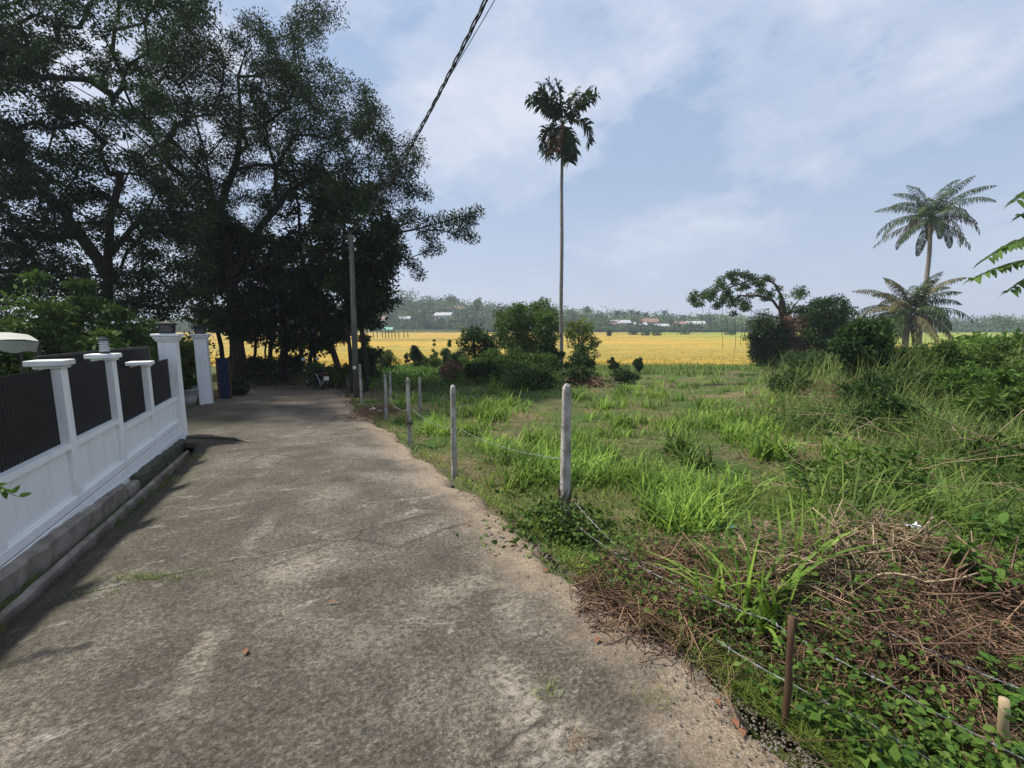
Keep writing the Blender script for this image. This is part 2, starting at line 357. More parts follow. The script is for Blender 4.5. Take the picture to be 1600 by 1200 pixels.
def tube(pts, rad, n=8):
    pts = np.asarray(pts, float); m = len(pts)
    rad = np.full(m, rad) if np.isscalar(rad) else np.asarray(rad, float)
    d = np.gradient(pts, axis=0); d /= np.linalg.norm(d, axis=1, keepdims=True)+1e-9
    ref = A([0, 0, 1.]) if abs(d[0][2]) < .9 else A([1., 0, 0])
    V = []; 
    u = np.cross(d[0], ref); u /= np.linalg.norm(u)
    for i in range(m):
        u = u-d[i]*np.dot(u, d[i]); u /= np.linalg.norm(u)+1e-9; w = np.cross(d[i], u)
        a = np.arange(n)*2*math.pi/n
        V.append(pts[i]+rad[i]*(np.cos(a)[:, None]*u+np.sin(a)[:, None]*w))
    V = np.concatenate(V); i = np.arange(n); j = (i+1) % n
    Q = np.concatenate([np.stack([r*n+i, r*n+j, (r+1)*n+j, (r+1)*n+i], 1) for r in range(m-1)])
    return V, Q
class QB:
    """collects quad batches"""
    def __init__(s): s.V = []; s.Q = []; s.R = []; s.n = 0
    def add(s, V, Q, R=None):
        s.V.append(V); s.Q.append(np.asarray(Q)+s.n); s.n += len(V)
        s.R.append(np.zeros(len(Q)) if R is None else (np.full(len(Q), R) if np.isscalar(R) else R)); return s
    def build(s, name, mat, parent=None, loc=None, smooth=False):
        return quads(name, np.concatenate(s.V), np.concatenate(s.Q), mat, parent, loc, np.concatenate(s.R), smooth)
def unit(v): return v/(np.linalg.norm(v, axis=-1, keepdims=True)+1e-9)
def leaves(pos, d, L, W, nrm=None, fold=.15):
    """pos (n,3) base, d direction, L length, W width -> one folded quad each"""
    n = len(pos); d = unit(d)
    if nrm is None: nrm = rng.normal(size=(n, 3))+A([0, 0, .9])
    s = unit(np.cross(d, nrm)); up = np.cross(s, d)
    L = np.broadcast_to(L, n)[:, None]; W = np.broadcast_to(W, n)[:, None]
    mid = pos+d*L*.45
    V = np.stack([pos, mid+s*W*.5+up*W*fold, pos+d*L-up*L*.12, mid-s*W*.5+up*W*fold], 1).reshape(-1, 3)
    return V, np.arange(4*n).reshape(n, 4)
def leaves2(pos, d, L, W, nrm=None, fold=.12):
    n = len(pos); d = unit(d)
    if nrm is None: nrm = rng.normal(size=(n, 3))+A([0, 0, .9])
    s = unit(np.cross(d, nrm)); up = np.cross(s, d); L = np.broadcast_to(L, n)[:, None]; W = np.broadcast_to(W, n)[:, None]
    q = lambda t, w, z: pos+d*L*t+s*W*w+up*(W*abs(w)*2*fold+L*z)
    V = np.stack([q(0, 0, 0), q(.27, -.46, .02), q(.66, -.36, -.02), q(1, 0, -.16), q(.66, .36, -.02), q(.27, .46, .02), q(.27, 0, .02), q(.66, 0, -.02)], 1).reshape(-1, 3)
    b = np.arange(n)[:, None]*8; Q = np.concatenate([b+A(z) for z in ([0, 5, 6, 1], [1, 6, 7, 2], [6, 5, 4, 7], [2, 7, 4, 3])], 1).reshape(-1, 4)
    return V, Q
def blades(pos, h, w, lean, az=None, segs=3, droop=.6, tipw=.08):
    """arching grass blades"""
    n = len(pos)
    az = rng.uniform(0, 2*math.pi, n) if az is None else az
    h = np.broadcast_to(h, n)[:, None]; w = np.broadcast_to(w, n)[:, None]; lean = np.broadcast_to(lean, n)[:, None]
    dd = np.stack([np.cos(az), np.sin(az), np.zeros(n)], 1); ss = np.stack([-np.sin(az), np.cos(az), np.zeros(n)], 1)
    rings = []
    for k in range(segs+1):
        t = k/segs
        c = pos+A([0, 0, 1.])*h*(t-droop*lean*t**2.2*.75)+dd*h*lean*(.35*t+.65*t*t)
        ww = w*(.55+.9*t-1.0*t*t if segs > 2 else 1)*(1-t)**.55 if k < segs else w*tipw
        rings += [c-ss*ww/2, c+ss*ww/2]
    V = np.stack(rings, 1); K = 2*(segs+1)
    b = np.arange(n)[:, None]*K
    Q = np.concatenate([b+A([2*k, 2*k+1, 2*k+3, 2*k+2]) for k in range(segs)], 1).reshape(-1, 4)
    return V.reshape(-1, 3), Q
def sticks(pos, d, L, r, bend=.15):
    n = len(pos); d = unit(d); s = unit(np.cross(d, rng.normal(size=(n, 3)))); u = np.cross(d, s)
    L = np.broadcast_to(L, n)[:, None]; r = np.broadcast_to(r, n)[:, None]; bd = u*L*rng.uniform(-bend, bend, (n, 1))
    rings = []
    for t, k in ((0, 1), (.5, .85), (1, .5)):
        c = pos+d*L*t+bd*(4*t*(1-t))
        for a in (0, 2.09, 4.19): rings.append(c+r*k*(math.cos(a)*s+math.sin(a)*u))
    V = np.stack(rings, 1).reshape(-1, 3); b = np.arange(n)[:, None]*9
    Q = np.concatenate([b+A([3*k+i, 3*k+(i+1) % 3, 3*k+3+(i+1) % 3, 3*k+3+i]) for k in range(2) for i in range(3)], 1).reshape(-1, 4)
    return V, Q
def rep(r, k): return np.repeat(r, k)
def ground_pts(x, y, dz=0.): return np.stack([x, y, gh(x, y)+dz], 1)

# ------------------------------------------------------------------ tree generator
def tree(name, label, cat, base, trunk, clusters, nleaf, leaf, lmat, bmat, group=None, r0=.2, flat=.6, step=.55, trunks=None, tip=.012, twigs=0, crown='crown', droop=.3, sag=.1):
    """clusters: (n,4) centre + radius. One trunk mesh with limbs, one crown mesh."""
    root = empty(name, base, label, cat, group)
    nodes = []; par = []; wt = []
    for ti, tk in enumerate([trunk]+(trunks or [])):
        tk = np.asarray(tk, float); prev = -1
        for a, b in zip(tk[:-1], tk[1:]):
            k = max(1, int(np.linalg.norm(b-a)/.5))
            for i in range(k):
                nodes.append(a+(b-a)*i/k+rng.normal(0, .02, 3)*(i > 0)); par.append(prev); prev = len(nodes)-1
        nodes.append(tk[-1]); par.append(prev)
    ntr = len(nodes); top = np.asarray(trunk[-1], float)
    hmin = base[2]+.35*(top[2]-base[2])
    cl = sorted([tuple(c) for c in clusters], key=lambda c: np.linalg.norm(A(c[:3])-top))
    chains = []; tips = []
    for c in cl:
        c3 = A(c[:3]); nd = np.array(nodes); dv = nd-c3; dist = np.linalg.norm(dv, axis=1)
        cost = dist+.12*np.linalg.norm(nd-top, axis=1)+np.where(nd[:, 2] < hmin, 5., 0)+.5*np.clip(dv[:, 2], 0, None)
        j = int(np.argmin(cost)); a = nodes[j]; L = dist[j]; k = max(1, int(L/step))
        ch = [j]; side = unit(rng.normal(size=3))*L*.10; side[2] = abs(side[2])*.5+L*sag*.5
        for i in range(1, k+1):
            t = i/k; p = a+(c3-a)*t+side*(4*t*(1-t))+rng.normal(0, .035, 3)*step*(i < k)
            nodes.append(p); par.append(ch[-1]); ch.append(len(nodes)-1)
        chains.append(ch); tips.append(ch[-1])
    w = np.zeros(len(nodes)); 
    for t in tips: w[t] += 1
    for i in range(len(nodes)-1, -1, -1):
        if par[i] >= 0: w[par[i]] += w[i]
    nd = np.array(nodes); R = np.minimum(tip*np.maximum(w, 1)**.52, r0)
    qb = QB()
    start = 0
    for tk in [trunk]+(trunks or []):
        pass
    # trunk polylines
    i = 0
    while i < ntr:
        j = i+1
        while j < ntr and par[j] == j-1: j += 1
        seg = nd[i:j]; rr = np.maximum(R[i:j], r0*(1 if i == 0 else .2)*np.linspace(1, .45 if i == 0 else .15, j-i))
        rr[0] *= 1.25
        if j-i > 1: V, Q = tube(seg, rr, 10); qb.add(V, Q)
        i = j
    for ch in chains:
        rr = R[ch].copy(); rr[0] = min(rr[0], rr[1]*1.25) if len(ch) > 1 else rr[0]
        if len(ch) > 1: V, Q = tube(nd[ch], rr, 5); qb.add(V, Q)
    C = np.array([c[:4] for c in cl]); n = len(C)
    if twigs:
        cc = np.repeat(C, twigs, 0); d = rng.normal(size=(len(cc), 3)); d[:, 2] *= .6; d = unit(d)
        V, Q = sticks(cc[:, :3], d, cc[:, 3]*rng.uniform(.6, 1.1, len(cc)), tip*.45, .12); qb.add(V, Q)
    qb.build('trunk', bmat, root, smooth=True)
    cc = np.repeat(C, nleaf, 0); m = len(cc)
    g = unit(rng.normal(size=(m, 3)))*rng.uniform(0, 1, (m, 1))**.5
    pos = cc[:, :3]+g*cc[:, 3:4]*A([1, 1, flat])
    pos[:, 2] -= droop*cc[:, 3]*(g[:, 0]**2+g[:, 1]**2)*.5
    d = g*.8+rng.normal(size=(m, 3))*.6+A([0, 0, -.25])
    s = rng.uniform(.65, 1.25, m)
    V, Q = leaves(pos, d, leaf[0]*s, leaf[1]*s)
    cr = np.repeat(rng.uniform(0, .5, n), nleaf)+rng.uniform(0, .5, m)
    quads(crown, V, Q, lmat, root, rnd=cr)
    return root
def inpoly(x, y, poly):
    c = False; j = len(poly)-1
    for i in range(len(poly)):
        xi, yi = poly[i]; xj, yj = poly[j]
        if (yi > y) != (yj > y) and x < (xj-xi)*(y-yi)/(yj-yi)+xi: c = not c
        j = i
    return c
def crown_pts(poly, Y, spread, n, r, holes=(), mind=.6, seed=0):
    """cluster centres filling a crown whose elevation outline was measured on the photo; real depth round Y"""
    R = random.Random(seed); out = []; xs = [p[0] for p in poly]; ys = [p[1] for p in poly]; tries = 0
    while len(out) < n and tries < n*60:
        tries += 1
        px = R.uniform(min(xs), max(xs)); py = R.uniform(min(ys), max(ys))
        if not inpoly(px, py, poly): continue
        if any(((px-h[0])/h[2])**2+((py-h[1])/h[3])**2 < 1 for h in holes): continue
        d = Y+R.gauss(0, 1)*spread*.55 if spread > 0 else Y
        d = min(max(d, Y-spread), Y+spread)
        p = P(px, py, d); rr = r*R.uniform(.7, 1.3)
        if any((p[0]-q[0])**2+(p[1]-q[1])**2+(p[2]-q[2])**2 < (mind*r)**2 for q in out): continue
        out.append((p[0], p[1], p[2], rr))
    return out
def ell_pts(c, rad, n, r, shell=.55):
    o = []
    for _ in range(n):
        g = unit(rng.normal(size=3))*rng.uniform(shell, 1)
        if g[2] < -.75: g[2] *= .5
        k = 1+.22*math.sin(3*math.atan2(g[1], g[0])+c[0]*3)+rng.normal(0, .12)
        o.append((c[0]+g[0]*rad[0]*k, c[1]+g[1]*rad[1]*k, c[2]+g[2]*rad[2]*(k if g[2] > 0 else 1), r*rng.uniform(.55, 1.25)))
        if rng.uniform() < .3 and g[2] > -.2: o.append((c[0]+g[0]*rad[0]*k*1.2, c[1]+g[1]*rad[1]*k*1.2, c[2]+g[2]*rad[2]*k*1.25+r*.3, r*.38))
    return o
def bush(name, label, cat, x, y, rx, h, n, nleaf, leaf, lmat, bmat='bark_dark', group=None, r=None, stems=4, flat=.75, z0=None, ry=None, tip=.006, crown='foliage'):
    z = gz(x, y) if z0 is None else z0; r = r or rx*.38; ry = ry or rx
    pts = []
    for c in ell_pts((x, y, z+h*.52), (rx-r*.5, ry-r*.5, h*.5-r*.3), n, r, .35):
        pts.append(c)
    trunk = [(x, y, z-.05), (x+rng.normal(0, .03), y, z+h*.18), (x+rng.normal(0, .05), y, z+h*.4)]
    tr = [[(x+math.cos(a)*rx*.1, y+math.sin(a)*rx*.1, z-.05), (x+math.cos(a)*rx*.4, y+math.sin(a)*ry*.4, z+h*.45)] for a in [k*6.28/stems+.5 for k in range(stems)]]
    return tree(name, label, cat, (x, y, z), trunk, pts, nleaf, leaf, lmat, bmat, group, r0=max(.015, rx*.03), flat=flat, step=.3, trunks=tr, tip=tip, crown=crown)
exec_order = None
# ================================================================== GROUND, ROAD, PADDY
def graded(lo, hi, seg):
    out = [lo]
    for end, st in seg:
        k = max(1, int(round((end-out[-1])/st))); a = out[-1]; out += [a+(end-a)*i/k for i in range(1, k+1)]
    return A(out)
gx = graded(-620, 620, [(-300, 60), (-60, 12), (-20, 1.5), (-9, .4), (14, .16), (26, .6), (60, 2), (300, 12), (620, 60)])
gy = graded(-60, 2000, [(-12, 6), (-1, .6), (14, .16), (28, .4), (46, 1.2), (220, 12), (380, 5), (660, 40)])
X, Y = np.meshgrid(gx, gy); Z = gh(X, Y)
inroad = (X > road_l(Y)-.05) & (X < road_r(Y)+.02) & (Y < 20)
nz = np.array([mn.noise((x*2.2, y*2.2, 0)) for x, y in zip(X.ravel(), Y.ravel())]).reshape(X.shape)
gut_ = np.clip(1-np.abs((X+3.71)*.903+(Y-2.95)*.43-.25)/.5, 0, 1)*(Y < 7.6)*(Y > -4)
Z = Z-.14*np.clip(gut_*3, 0, 1)
Z = Z+np.where(inroad, -.22, np.where(Y < 45, .045*nz, 0))
m, n_ = X.shape
ii = np.arange(m*n_).reshape(m, n_)
Q = np.stack([ii[:-1, :-1], ii[:-1, 1:], ii[1:, 1:], ii[1:, :-1]], -1).reshape(-1, 4)
g_ = quads('ground', np.stack([X, Y, Z], -1).reshape(-1, 3), Q, 'soil', smooth=True); tag(g_, kind='structure')
# paddy sheet: one surface of ripe ears about 0.7 m above its mud
px_ = graded(-320, 420, [(-60, 10), (-20, 2), (60, .8), (120, 3), (420, 12)]); py_ = graded(37.2, 236, [(60, .6), (100, 2.0), (236, 4)])
X, Y = np.meshgrid(px_, py_)
edge = np.clip((Y-37.2-1.0-.8*np.sin(X*.21)-.5*np.sin(X*.9))/1.2, 0, 1)
Z = -2.06+edge*(.50+.06*rng.normal(size=X.shape))
m, n_ = X.shape; ii = np.arange(m*n_).reshape(m, n_)
Q = np.stack([ii[:-1, :-1], ii[:-1, 1:], ii[1:, 1:], ii[1:, :-1]], -1).reshape(-1, 4)
tag(quads('paddy_field', np.stack([X, Y, Z], -1).reshape(-1, 3), Q, 'ripe_rice', smooth=True), kind='structure')
# upright rice at the near margin of the paddy
k = 60000; x = rng.uniform(-45, 75, k); y = 38.2+rng.exponential(9, k)
edg = 38.6+.8*np.sin(x*.21)+.5*np.sin(x*.9); ok = y > edg; x = x[ok]; y = y[ok]
V, Q = blades(np.stack([x, y, np.full(len(x), -2.0)], 1), rng.uniform(.5, .78, len(x)), rng.uniform(.02, .05, len(x)), rng.uniform(.1, .5, len(x)), segs=2)
tag(quads('rice_crop', V, Q, 'rice_blade', rnd=rep(rng.uniform(0, 1, len(x)), 2)), kind='stuff')

# road slab
ry = np.concatenate([np.arange(-5, 12, .08), np.arange(12, 18.6, .16)])
def rag(y, s, a): return a*np.array([mn.noise((s, v*2.1, 1.7))+.6*mn.noise((s+9, v*6.3, .7))+.3*mn.noise((s+3, v*17., .7)) for v in y])
lx = road_l(ry)+rag(ry, 3.3, .05); rx = road_r(ry)+rag(ry, 8.1, .20)
K = 60; u = np.linspace(0, 1, K)
X = lx[:, None]+(rx-lx)[:, None]*u; Y = np.repeat(ry[:, None], K, 1)
Y = Y+np.where(Y > 17.5, .5*np.sin(X*1.3), 0)
Z = base_h(X, Y)+.012*np.array([mn.noise((a*.8, b*.8, 5)) for a, b in zip(X.ravel(), Y.ravel())]).reshape(X.shape)
Z = Z-.13*np.clip(1-(u*(rx-lx)[:, None])/.5, 0, 1)**1.3*np.clip((7.3-Y)/.8, 0, 1)
Z[:, 0] -= .06; Z[:, -1] -= .08
wid = (rx-lx)[:, None]
dR = (1-u)*wid; dL = u*wid
dust = np.clip(1-dR/.85, 0, 1)*.95+np.clip((Y-9.5)/5, 0, 1)*.95
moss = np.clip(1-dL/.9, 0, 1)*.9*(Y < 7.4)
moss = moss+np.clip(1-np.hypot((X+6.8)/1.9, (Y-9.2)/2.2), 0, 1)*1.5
m, n_ = X.shape; ii = np.arange(m*n_).reshape(m, n_)
Q = np.stack([ii[:-1, :-1], ii[:-1, 1:], ii[1:, 1:], ii[1:, :-1]], -1).reshape(-1, 4)
tag(quads('road', np.stack([X, Y, Z], -1).reshape(-1, 3), Q, 'worn_concrete', smooth=True, attrs={'dust': dust.ravel(), 'moss': np.clip(moss, 0, 1).ravel()}), kind='structure')

# ================================================================== BOUNDARY WALL (left)
W0 = A([-3.71, 2.95]); WD = unit(A([-2.19, 4.6])); WN = A([WD[1], -WD[0]])   # WN points to the road
ang = math.atan2(WD[1], WD[0])
def wp(s, o=0.): return W0+WD*s+WN*o
def wbox(mb, s0, s1, o0, o1, z0, z1, bev=0.):
    c = wp((s0+s1)/2, (o0+o1)/2); return mb.box((c[0], c[1], (z0+z1)/2), (s1-s0, o1-o0, z1-z0), ang, bev)
def zb(s): return gz(*wp(s))
wall = empty('boundary_wall', (*wp(0), zb(0)), 'white painted boundary wall with black corrugated panels beside the lane', 'wall')
PS = [(-3.76, 1.32), (-2.50, 1.32), (-1.24, 1.32), (.01, 1.31), (1.25, 1.29), (2.46, 1.28), (3.70, 1.10)]
PE = 5.02
lower = MB()
for i in range(len(PS)):
    s0 = PS[i][0]; s1 = PS[i+1][0] if i+1 < len(PS) else PE
    zt = .50 if i < 5 else .38
    wbox(lower, s0, s1, -.10, -.012, zb(s1)-.3, zt-.004)                 # recessed face
    wbox(lower, s0+.002, s1-.002, -.11, .022, zt-.06, zt)                # top rail band
wbox(lower, -3.8, PE, -.105, .030, -.95, -.02, .01)                      # plinth
wbox(lower, -3.8, PE, .031, .050, -.95, -.10, .008)
wbox(lower, 4.86, 4.94, -.104, .012, -.3, .315)
lower.build('lower_wall', 'white_paint', wall)
for i, (s, zt) in enumerate(PS):
    p = MB(); wbox(p, s-.062, s+.062, -.13, .026, zb(s)-.05, zt-.05, .006); post = p.build('pier', 'white_paint', wall)
    c = MB(); wbox(c, s-.09, s+.09, -.16, .045, zt-.078, zt-.052, .004); wbox(c, s-.12, s+.12, -.205, .07, zt-.0515, zt, .006)
    c.build('coping', 'dirty_white' if i in (4,) else 'white_paint', post)
def corr(mb, a, b, z0, z1, amp=.003, pitch=.05):
    a = A(a); b = A(b); L = np.linalg.norm(b-a); d = (b-a)/L; nrm = A([d[1], -d[0]]); k = int(L/(pitch/2)); vs = []; fs = []
    for i in range(k+1):
        p = a+d*L*i/k+nrm*(amp if i % 2 else -amp); vs += [(p[0], p[1], z0), (p[0], p[1], z1)]
        q = p-nrm*.006; vs += [(q[0], q[1], z0), (q[0], q[1], z1)]
    for i in range(k):
        b0 = 4*i; fs += [(b0, b0+4, b0+5, b0+1), (b0+3, b0+7, b0+6, b0+2), (b0+1, b0+5, b0+7, b0+3)]
    mb.add(vs, fs)
for i in range(len(PS)):
    s0 = PS[i][0]+.064; s1 = (PS[i+1][0]-.063) if i+1 < len(PS) else PE-.005
    z0, z1 = (.50, 1.215) if i < 5 else (.38, 1.05)
    mb = MB(); corr(mb, wp(s0, -.045), wp(s1, -.045), z0, z1); mb.build('corrugated_panel', 'black_sheet', wall)
cb = []
for k in range(60):
    s = -3.5+k*.143; c = wp(min(s, 4.98), .062); cb.append((c[0], c[1], -.145-.028*s*(s > 0)*.9+.012*math.sin(s*1.7)+.006*math.sin(s*5)))
MB().tube(cb, .009, 6).build('cable', 'white_plastic', wall)
# gate pillars
def gate_pillar(x, y, zg, ht, w, label):
    r = empty('gate_pillar', (x, y, zg), label, 'pillar', 'white gate pillars at the driveway')
    p = MB(); p.box((x, y, zg+(ht-.1)/2-.05), (w, w, ht), ang, .008); sh = p.build('shaft', 'white_paint', r)
    c = MB(); zt = zg+ht
    c.box((x, y, zt-.115), (w+.05, w+.05, .035), ang, .006); c.box((x, y, zt-.075), (w+.09, w+.09, .042), ang, .008)
    c.box((x, y, zt-.03), (w+.14, w+.14, .046), ang, .01)
    c.build('capital', 'white_paint', r); return zt
zt1 = gate_pillar(*wp(5.13, -.04), zb(5.1), 1.86, .25, 'white gate pillar joined to the end of the black panelled wall')
PX, PY = -8.93, 12.55; zg2 = gz(PX, PY)
zt2 = gate_pillar(PX, PY, zg2, 2.02, .30, 'free standing white gate pillar across the driveway beside the blue sheet')
def pier_lamp(x, y, z, w, h, label, body='black_metal', glass='glass_dim'):
    r = empty('pier_lamp', (x, y, z), label, 'lamp')
    b = MB(); b.box((x, y, z+.012), (w*.8, w*.8, .024), ang, .004); b.box((x, y, z+h*.72), (w*.95, w*.95, .02), ang, .004)
    for sx in (-1, 1):
        for sy in (-1, 1):
            c = wpn = (x+(WD[0]*sx+WN[0]*sy)*w*.36, y+(WD[1]*sx+WN[1]*sy)*w*.36); b.box((c[0], c[1], z+h*.37), (w*.09, w*.09, h*.68), ang)
    b.build('frame', body, r)
    g = MB(); g.box((x, y, z+h*.37), (w*.66, w*.66, h*.66), ang); g.build('glass', glass, r)
    rf = MB(); rf.lathe((x, y, z+h*.74), [(w*.80, 0), (w*.82, .015), (w*.5, h*.14), (w*.12, h*.22), (.01, h*.26)], 4, rz=ang); rf.build('lamp_roof', body, r)
pier_lamp(*wp(5.13, -.04), zt1-.007, .24, .22, 'square black lantern on the pillar that ends the black panelled wall')
pier_lamp(PX, PY, zt2-.007, .30, .24, 'square black lantern on the free standing gate pillar')
# slatted lantern on a pier
lx_, ly_ = wp(2.46, -.05); lz = 1.28
r = empty('slatted_lantern', (lx_, ly_, lz), 'small round white slatted lantern on a wall pier coping', 'lantern')
MB().lathe((lx_, ly_, lz), [(.045, 0), (.045, .02), (.035, .026)], 16).build('base', 'black_metal', r)
MB().lathe((lx_, ly_, lz+.02), [(.026, 0), (.026, .13)], 14).build('diffuser', 'dirty_white', r)
sl = MB()
for k in range(6): sl.lathe((lx_, ly_, lz+.03+k*.022), [(.028, .010), (.047, 0), (.047, .004), (.028, .014)], 16)
sl.build('slats', 'white_plastic', r)
MB().lathe((lx_, ly_, lz+.158), [(.05, 0), (.05, .012), (.035, .03), (.008, .04)], 16).build('cap', 'glass_dim', r)
# open gate leaf behind the wall
gt = empty('driveway_gate', (*wp(3.2, -1.0), zb(3.2)), 'dark corrugated gate leaf slid back behind the white wall', 'gate')
mb = MB(); corr(mb, wp(2.4, -.62), wp(5.0, -.30), .2, 1.24); mb.build('gate_panel', 'black_sheet', gt)
mb = MB()
for z in (.22, 1.255): mb.tube([(*wp(2.38, -.62), z), (*wp(5.02, -.30), z)], .02, 6)
for s, o in ((2.38, -.62), (3.7, -.46), (5.02, -.30)): mb.tube([(*wp(s, o), -.3), (*wp(s, o), 1.27)], .02, 6)
mb.build('gate_frame', 'black_metal', gt)
# kerb in two lengths, then the open drain
def kerb(s0, s1, o0, o1, top, label, mat, jit=.008):
    V = []; F_ = []; k = max(2, int((s1-s0)/.12))
    for i in range(k+1):
        s = s0+(s1-s0)*i/k; a = wp(s, o0); b = wp(s, o1+rng.normal(0, jit)); zg = base_h(0, b[1]); zt = zg+top+rng.normal(0, jit*.6)
        V += [(a[0], a[1], zg-.45), (a[0], a[1], zt+.01), (b[0]-WN[0]*.02, b[1]-WN[1]*.02, zt), (b[0], b[1], zt-.02), (b[0], b[1], zg-.45)]
    for i in range(k):
        for j in range(4): F_.append((i*5+j, i*5+5+j, i*5+6+j, i*5+1+j))
    F_ += [(0, 1, 2, 3, 4), tuple(k*5+j for j in (4, 3, 2, 1, 0))]
    o = MB().add(V, F_).build('kerb', mat, loc=(*wp(s0, o0), zb(s0))); return tag(o, label, 'kerb')
kerb(-3.6, 2.05, .052, .125, .035, 'long grey concrete kerb at the foot of the white wall', 'kerb_concrete')
kerb(2.42, 4.9, .052, .13, .02, 'short mossy kerb length between the broken gap and the driveway', 'mossy_concrete', .014)
mb = MB(); wbox(mb, 2.06, 2.40, .055, .15, -.75, zb(2.2)-.02, .02)
tag(mb.build('broken_kerb_stone', 'kerb_concrete', loc=(*wp(2.2, .1), zb(2.2))), 'cracked pale kerb stone set lower in the gap of the kerb', 'stone')
# raised joint strip of concrete at the outer side of the drain
k = kerb(-3.6, 4.4, .225, .25, -.095, 'thin worn concrete lip running along the kerb on the road side', 'kerb_concrete', .004); k.name = 'drain_lip'; k['category'] = 'drain lip'
# driveway apron ridge
ap = MB(); q0 = G(283, 684); q1 = G(392, 692)
pts = [(q0+(q1-q0)*t+A([0, .12*math.sin(t*3.1), .03*math.sin(3.1*t)+.005])) for t in np.linspace(0, 1, 9)]
ap.tube(pts, [.03, .035, .04, .038, .035, .03, .025, .018, .01], 8)
tag(ap.build('driveway_edge', 'dry_stone', loc=q0), 'low cement ridge where the driveway meets the lane', 'ridge')

# canvas awning behind the wall
aw = empty('awning', (*P(-60, 540, 6.4)[:2], 0.), 'pale canvas awning corner showing above the black wall panels', 'awning')
c0 = P(61, 534, 6.2); c1 = P(-160, 522, 5.2); c2 = P(-150, 512, 8.5); c3 = P(30, 524, 8.0)
top = MB(); k = 8
def lerp(a, b, t): return a+(b-a)*t
vs = []
for i in range(k+1):
    for j in range(k+1):
        u_, v_ = i/k, j/k; p = lerp(lerp(c1, c0, u_), lerp(c2, c3, u_), v_); p = p+A([0, 0, .05*math.sin(v_*3.14)+.02*math.sin(u_*9)]); vs.append(p)
top.add(vs+[v-A([0, 0, .012]) for v in vs], [(i*(k+1)+j, (i+1)*(k+1)+j, (i+1)*(k+1)+j+1, i*(k+1)+j+1) for i in range(k) for j in range(k)] +
        [tuple(81+q for q in reversed((i*(k+1)+j, (i+1)*(k+1)+j, (i+1)*(k+1)+j+1, i*(k+1)+j+1))) for i in range(k) for j in range(k)])
top.build('canopy', 'canvas', aw, smooth=True)
val = MB(); vs = []
for i in range(25):
    t = i/24; p = lerp(c1, c0, t)+A([0, 0, -.005]); q = p+A([-.06*t, -.02+.02*math.sin(t*40), -.15-.02*math.sin(t*25)]); vs += [p, q]
val.add(vs, [(2*i, 2*i+2, 2*i+3, 2*i+1) for i in range(24)])
vs = []
for i in range(13):
    t = i/12; p = lerp(c0, c3, t)+A([0, 0, -.005]); q = p+A([.01*math.sin(t*30)-.05, 0, -.14]); vs += [p, q]
val.add(vs, [(2*i, 2*i+2, 2*i+3, 2*i+1) for i in range(12)])
val.build('valance', 'canvas', aw)
for c in (c0, c3, c1):
    MB().tube([(c[0]-.05, c[1]+.03, gz(c[0], c[1])-.05), (c[0]-.05, c[1]+.03, c[2]-.01)], .022, 8).build('pole', 'black_metal', aw)
# blue sheet, pots, small things at the gate
b = P(349, 600, 13.6); zg = gz(b[0], b[1]); mb = MB(); corr(mb, (b[0]-.15, b[1]), (b[0]+.15, b[1]+.1), zg, zg+1.3, .012, .07)
bs = empty('blue_screen', (b[0], b[1], zg), 'dark blue sheet screen standing behind the free standing gate pillar', 'screen')
mb.build('sheet', 'blue_sheet', bs)
mb = MB(); mb.tube([(b[0]-.16, b[1], zg-.02), (b[0]-.16, b[1], zg+1.33)], .025, 8); mb.tube([(b[0]+.16, b[1]+.1, zg-.02), (b[0]+.16, b[1]+.1, zg+1.33)], .025, 8); mb.build('frame', 'wood_brown', bs)
def pot(px, py, rr, hh, label, plant=True):
    g = on(px, py); r = empty('planter', g, label, 'planter', 'grey planters between the gate pillars')
    MB().lathe(g, [(rr*.7, 0), (rr*.85, hh*.4), (rr, hh*.92), (rr*1.08, hh*.93), (rr*1.08, hh), (rr*.9, hh), (rr*.85, hh*.85)], 18).build('pot', 'pot_plaster', r, smooth=True)
    pos = np.repeat(A([g+A([0, 0, hh*.9])]), 70, 0)+rng.normal(0, .05, (70, 3))*A([1, 1, .2]); V, Q = blades(pos, rng.uniform(.25, .6, 70), .05, rng.uniform(.2, .9, 70))
    quads('foliage', V, Q, 'leaf_dark', r, rnd=rep(rng.uniform(0, 1, 70), 3))
pot(294, 633, .26, .46, 'round grey planter nearest the end wall pillar')
pot(304, 622, .24, .42, 'round grey planter nearer the free standing gate pillar')

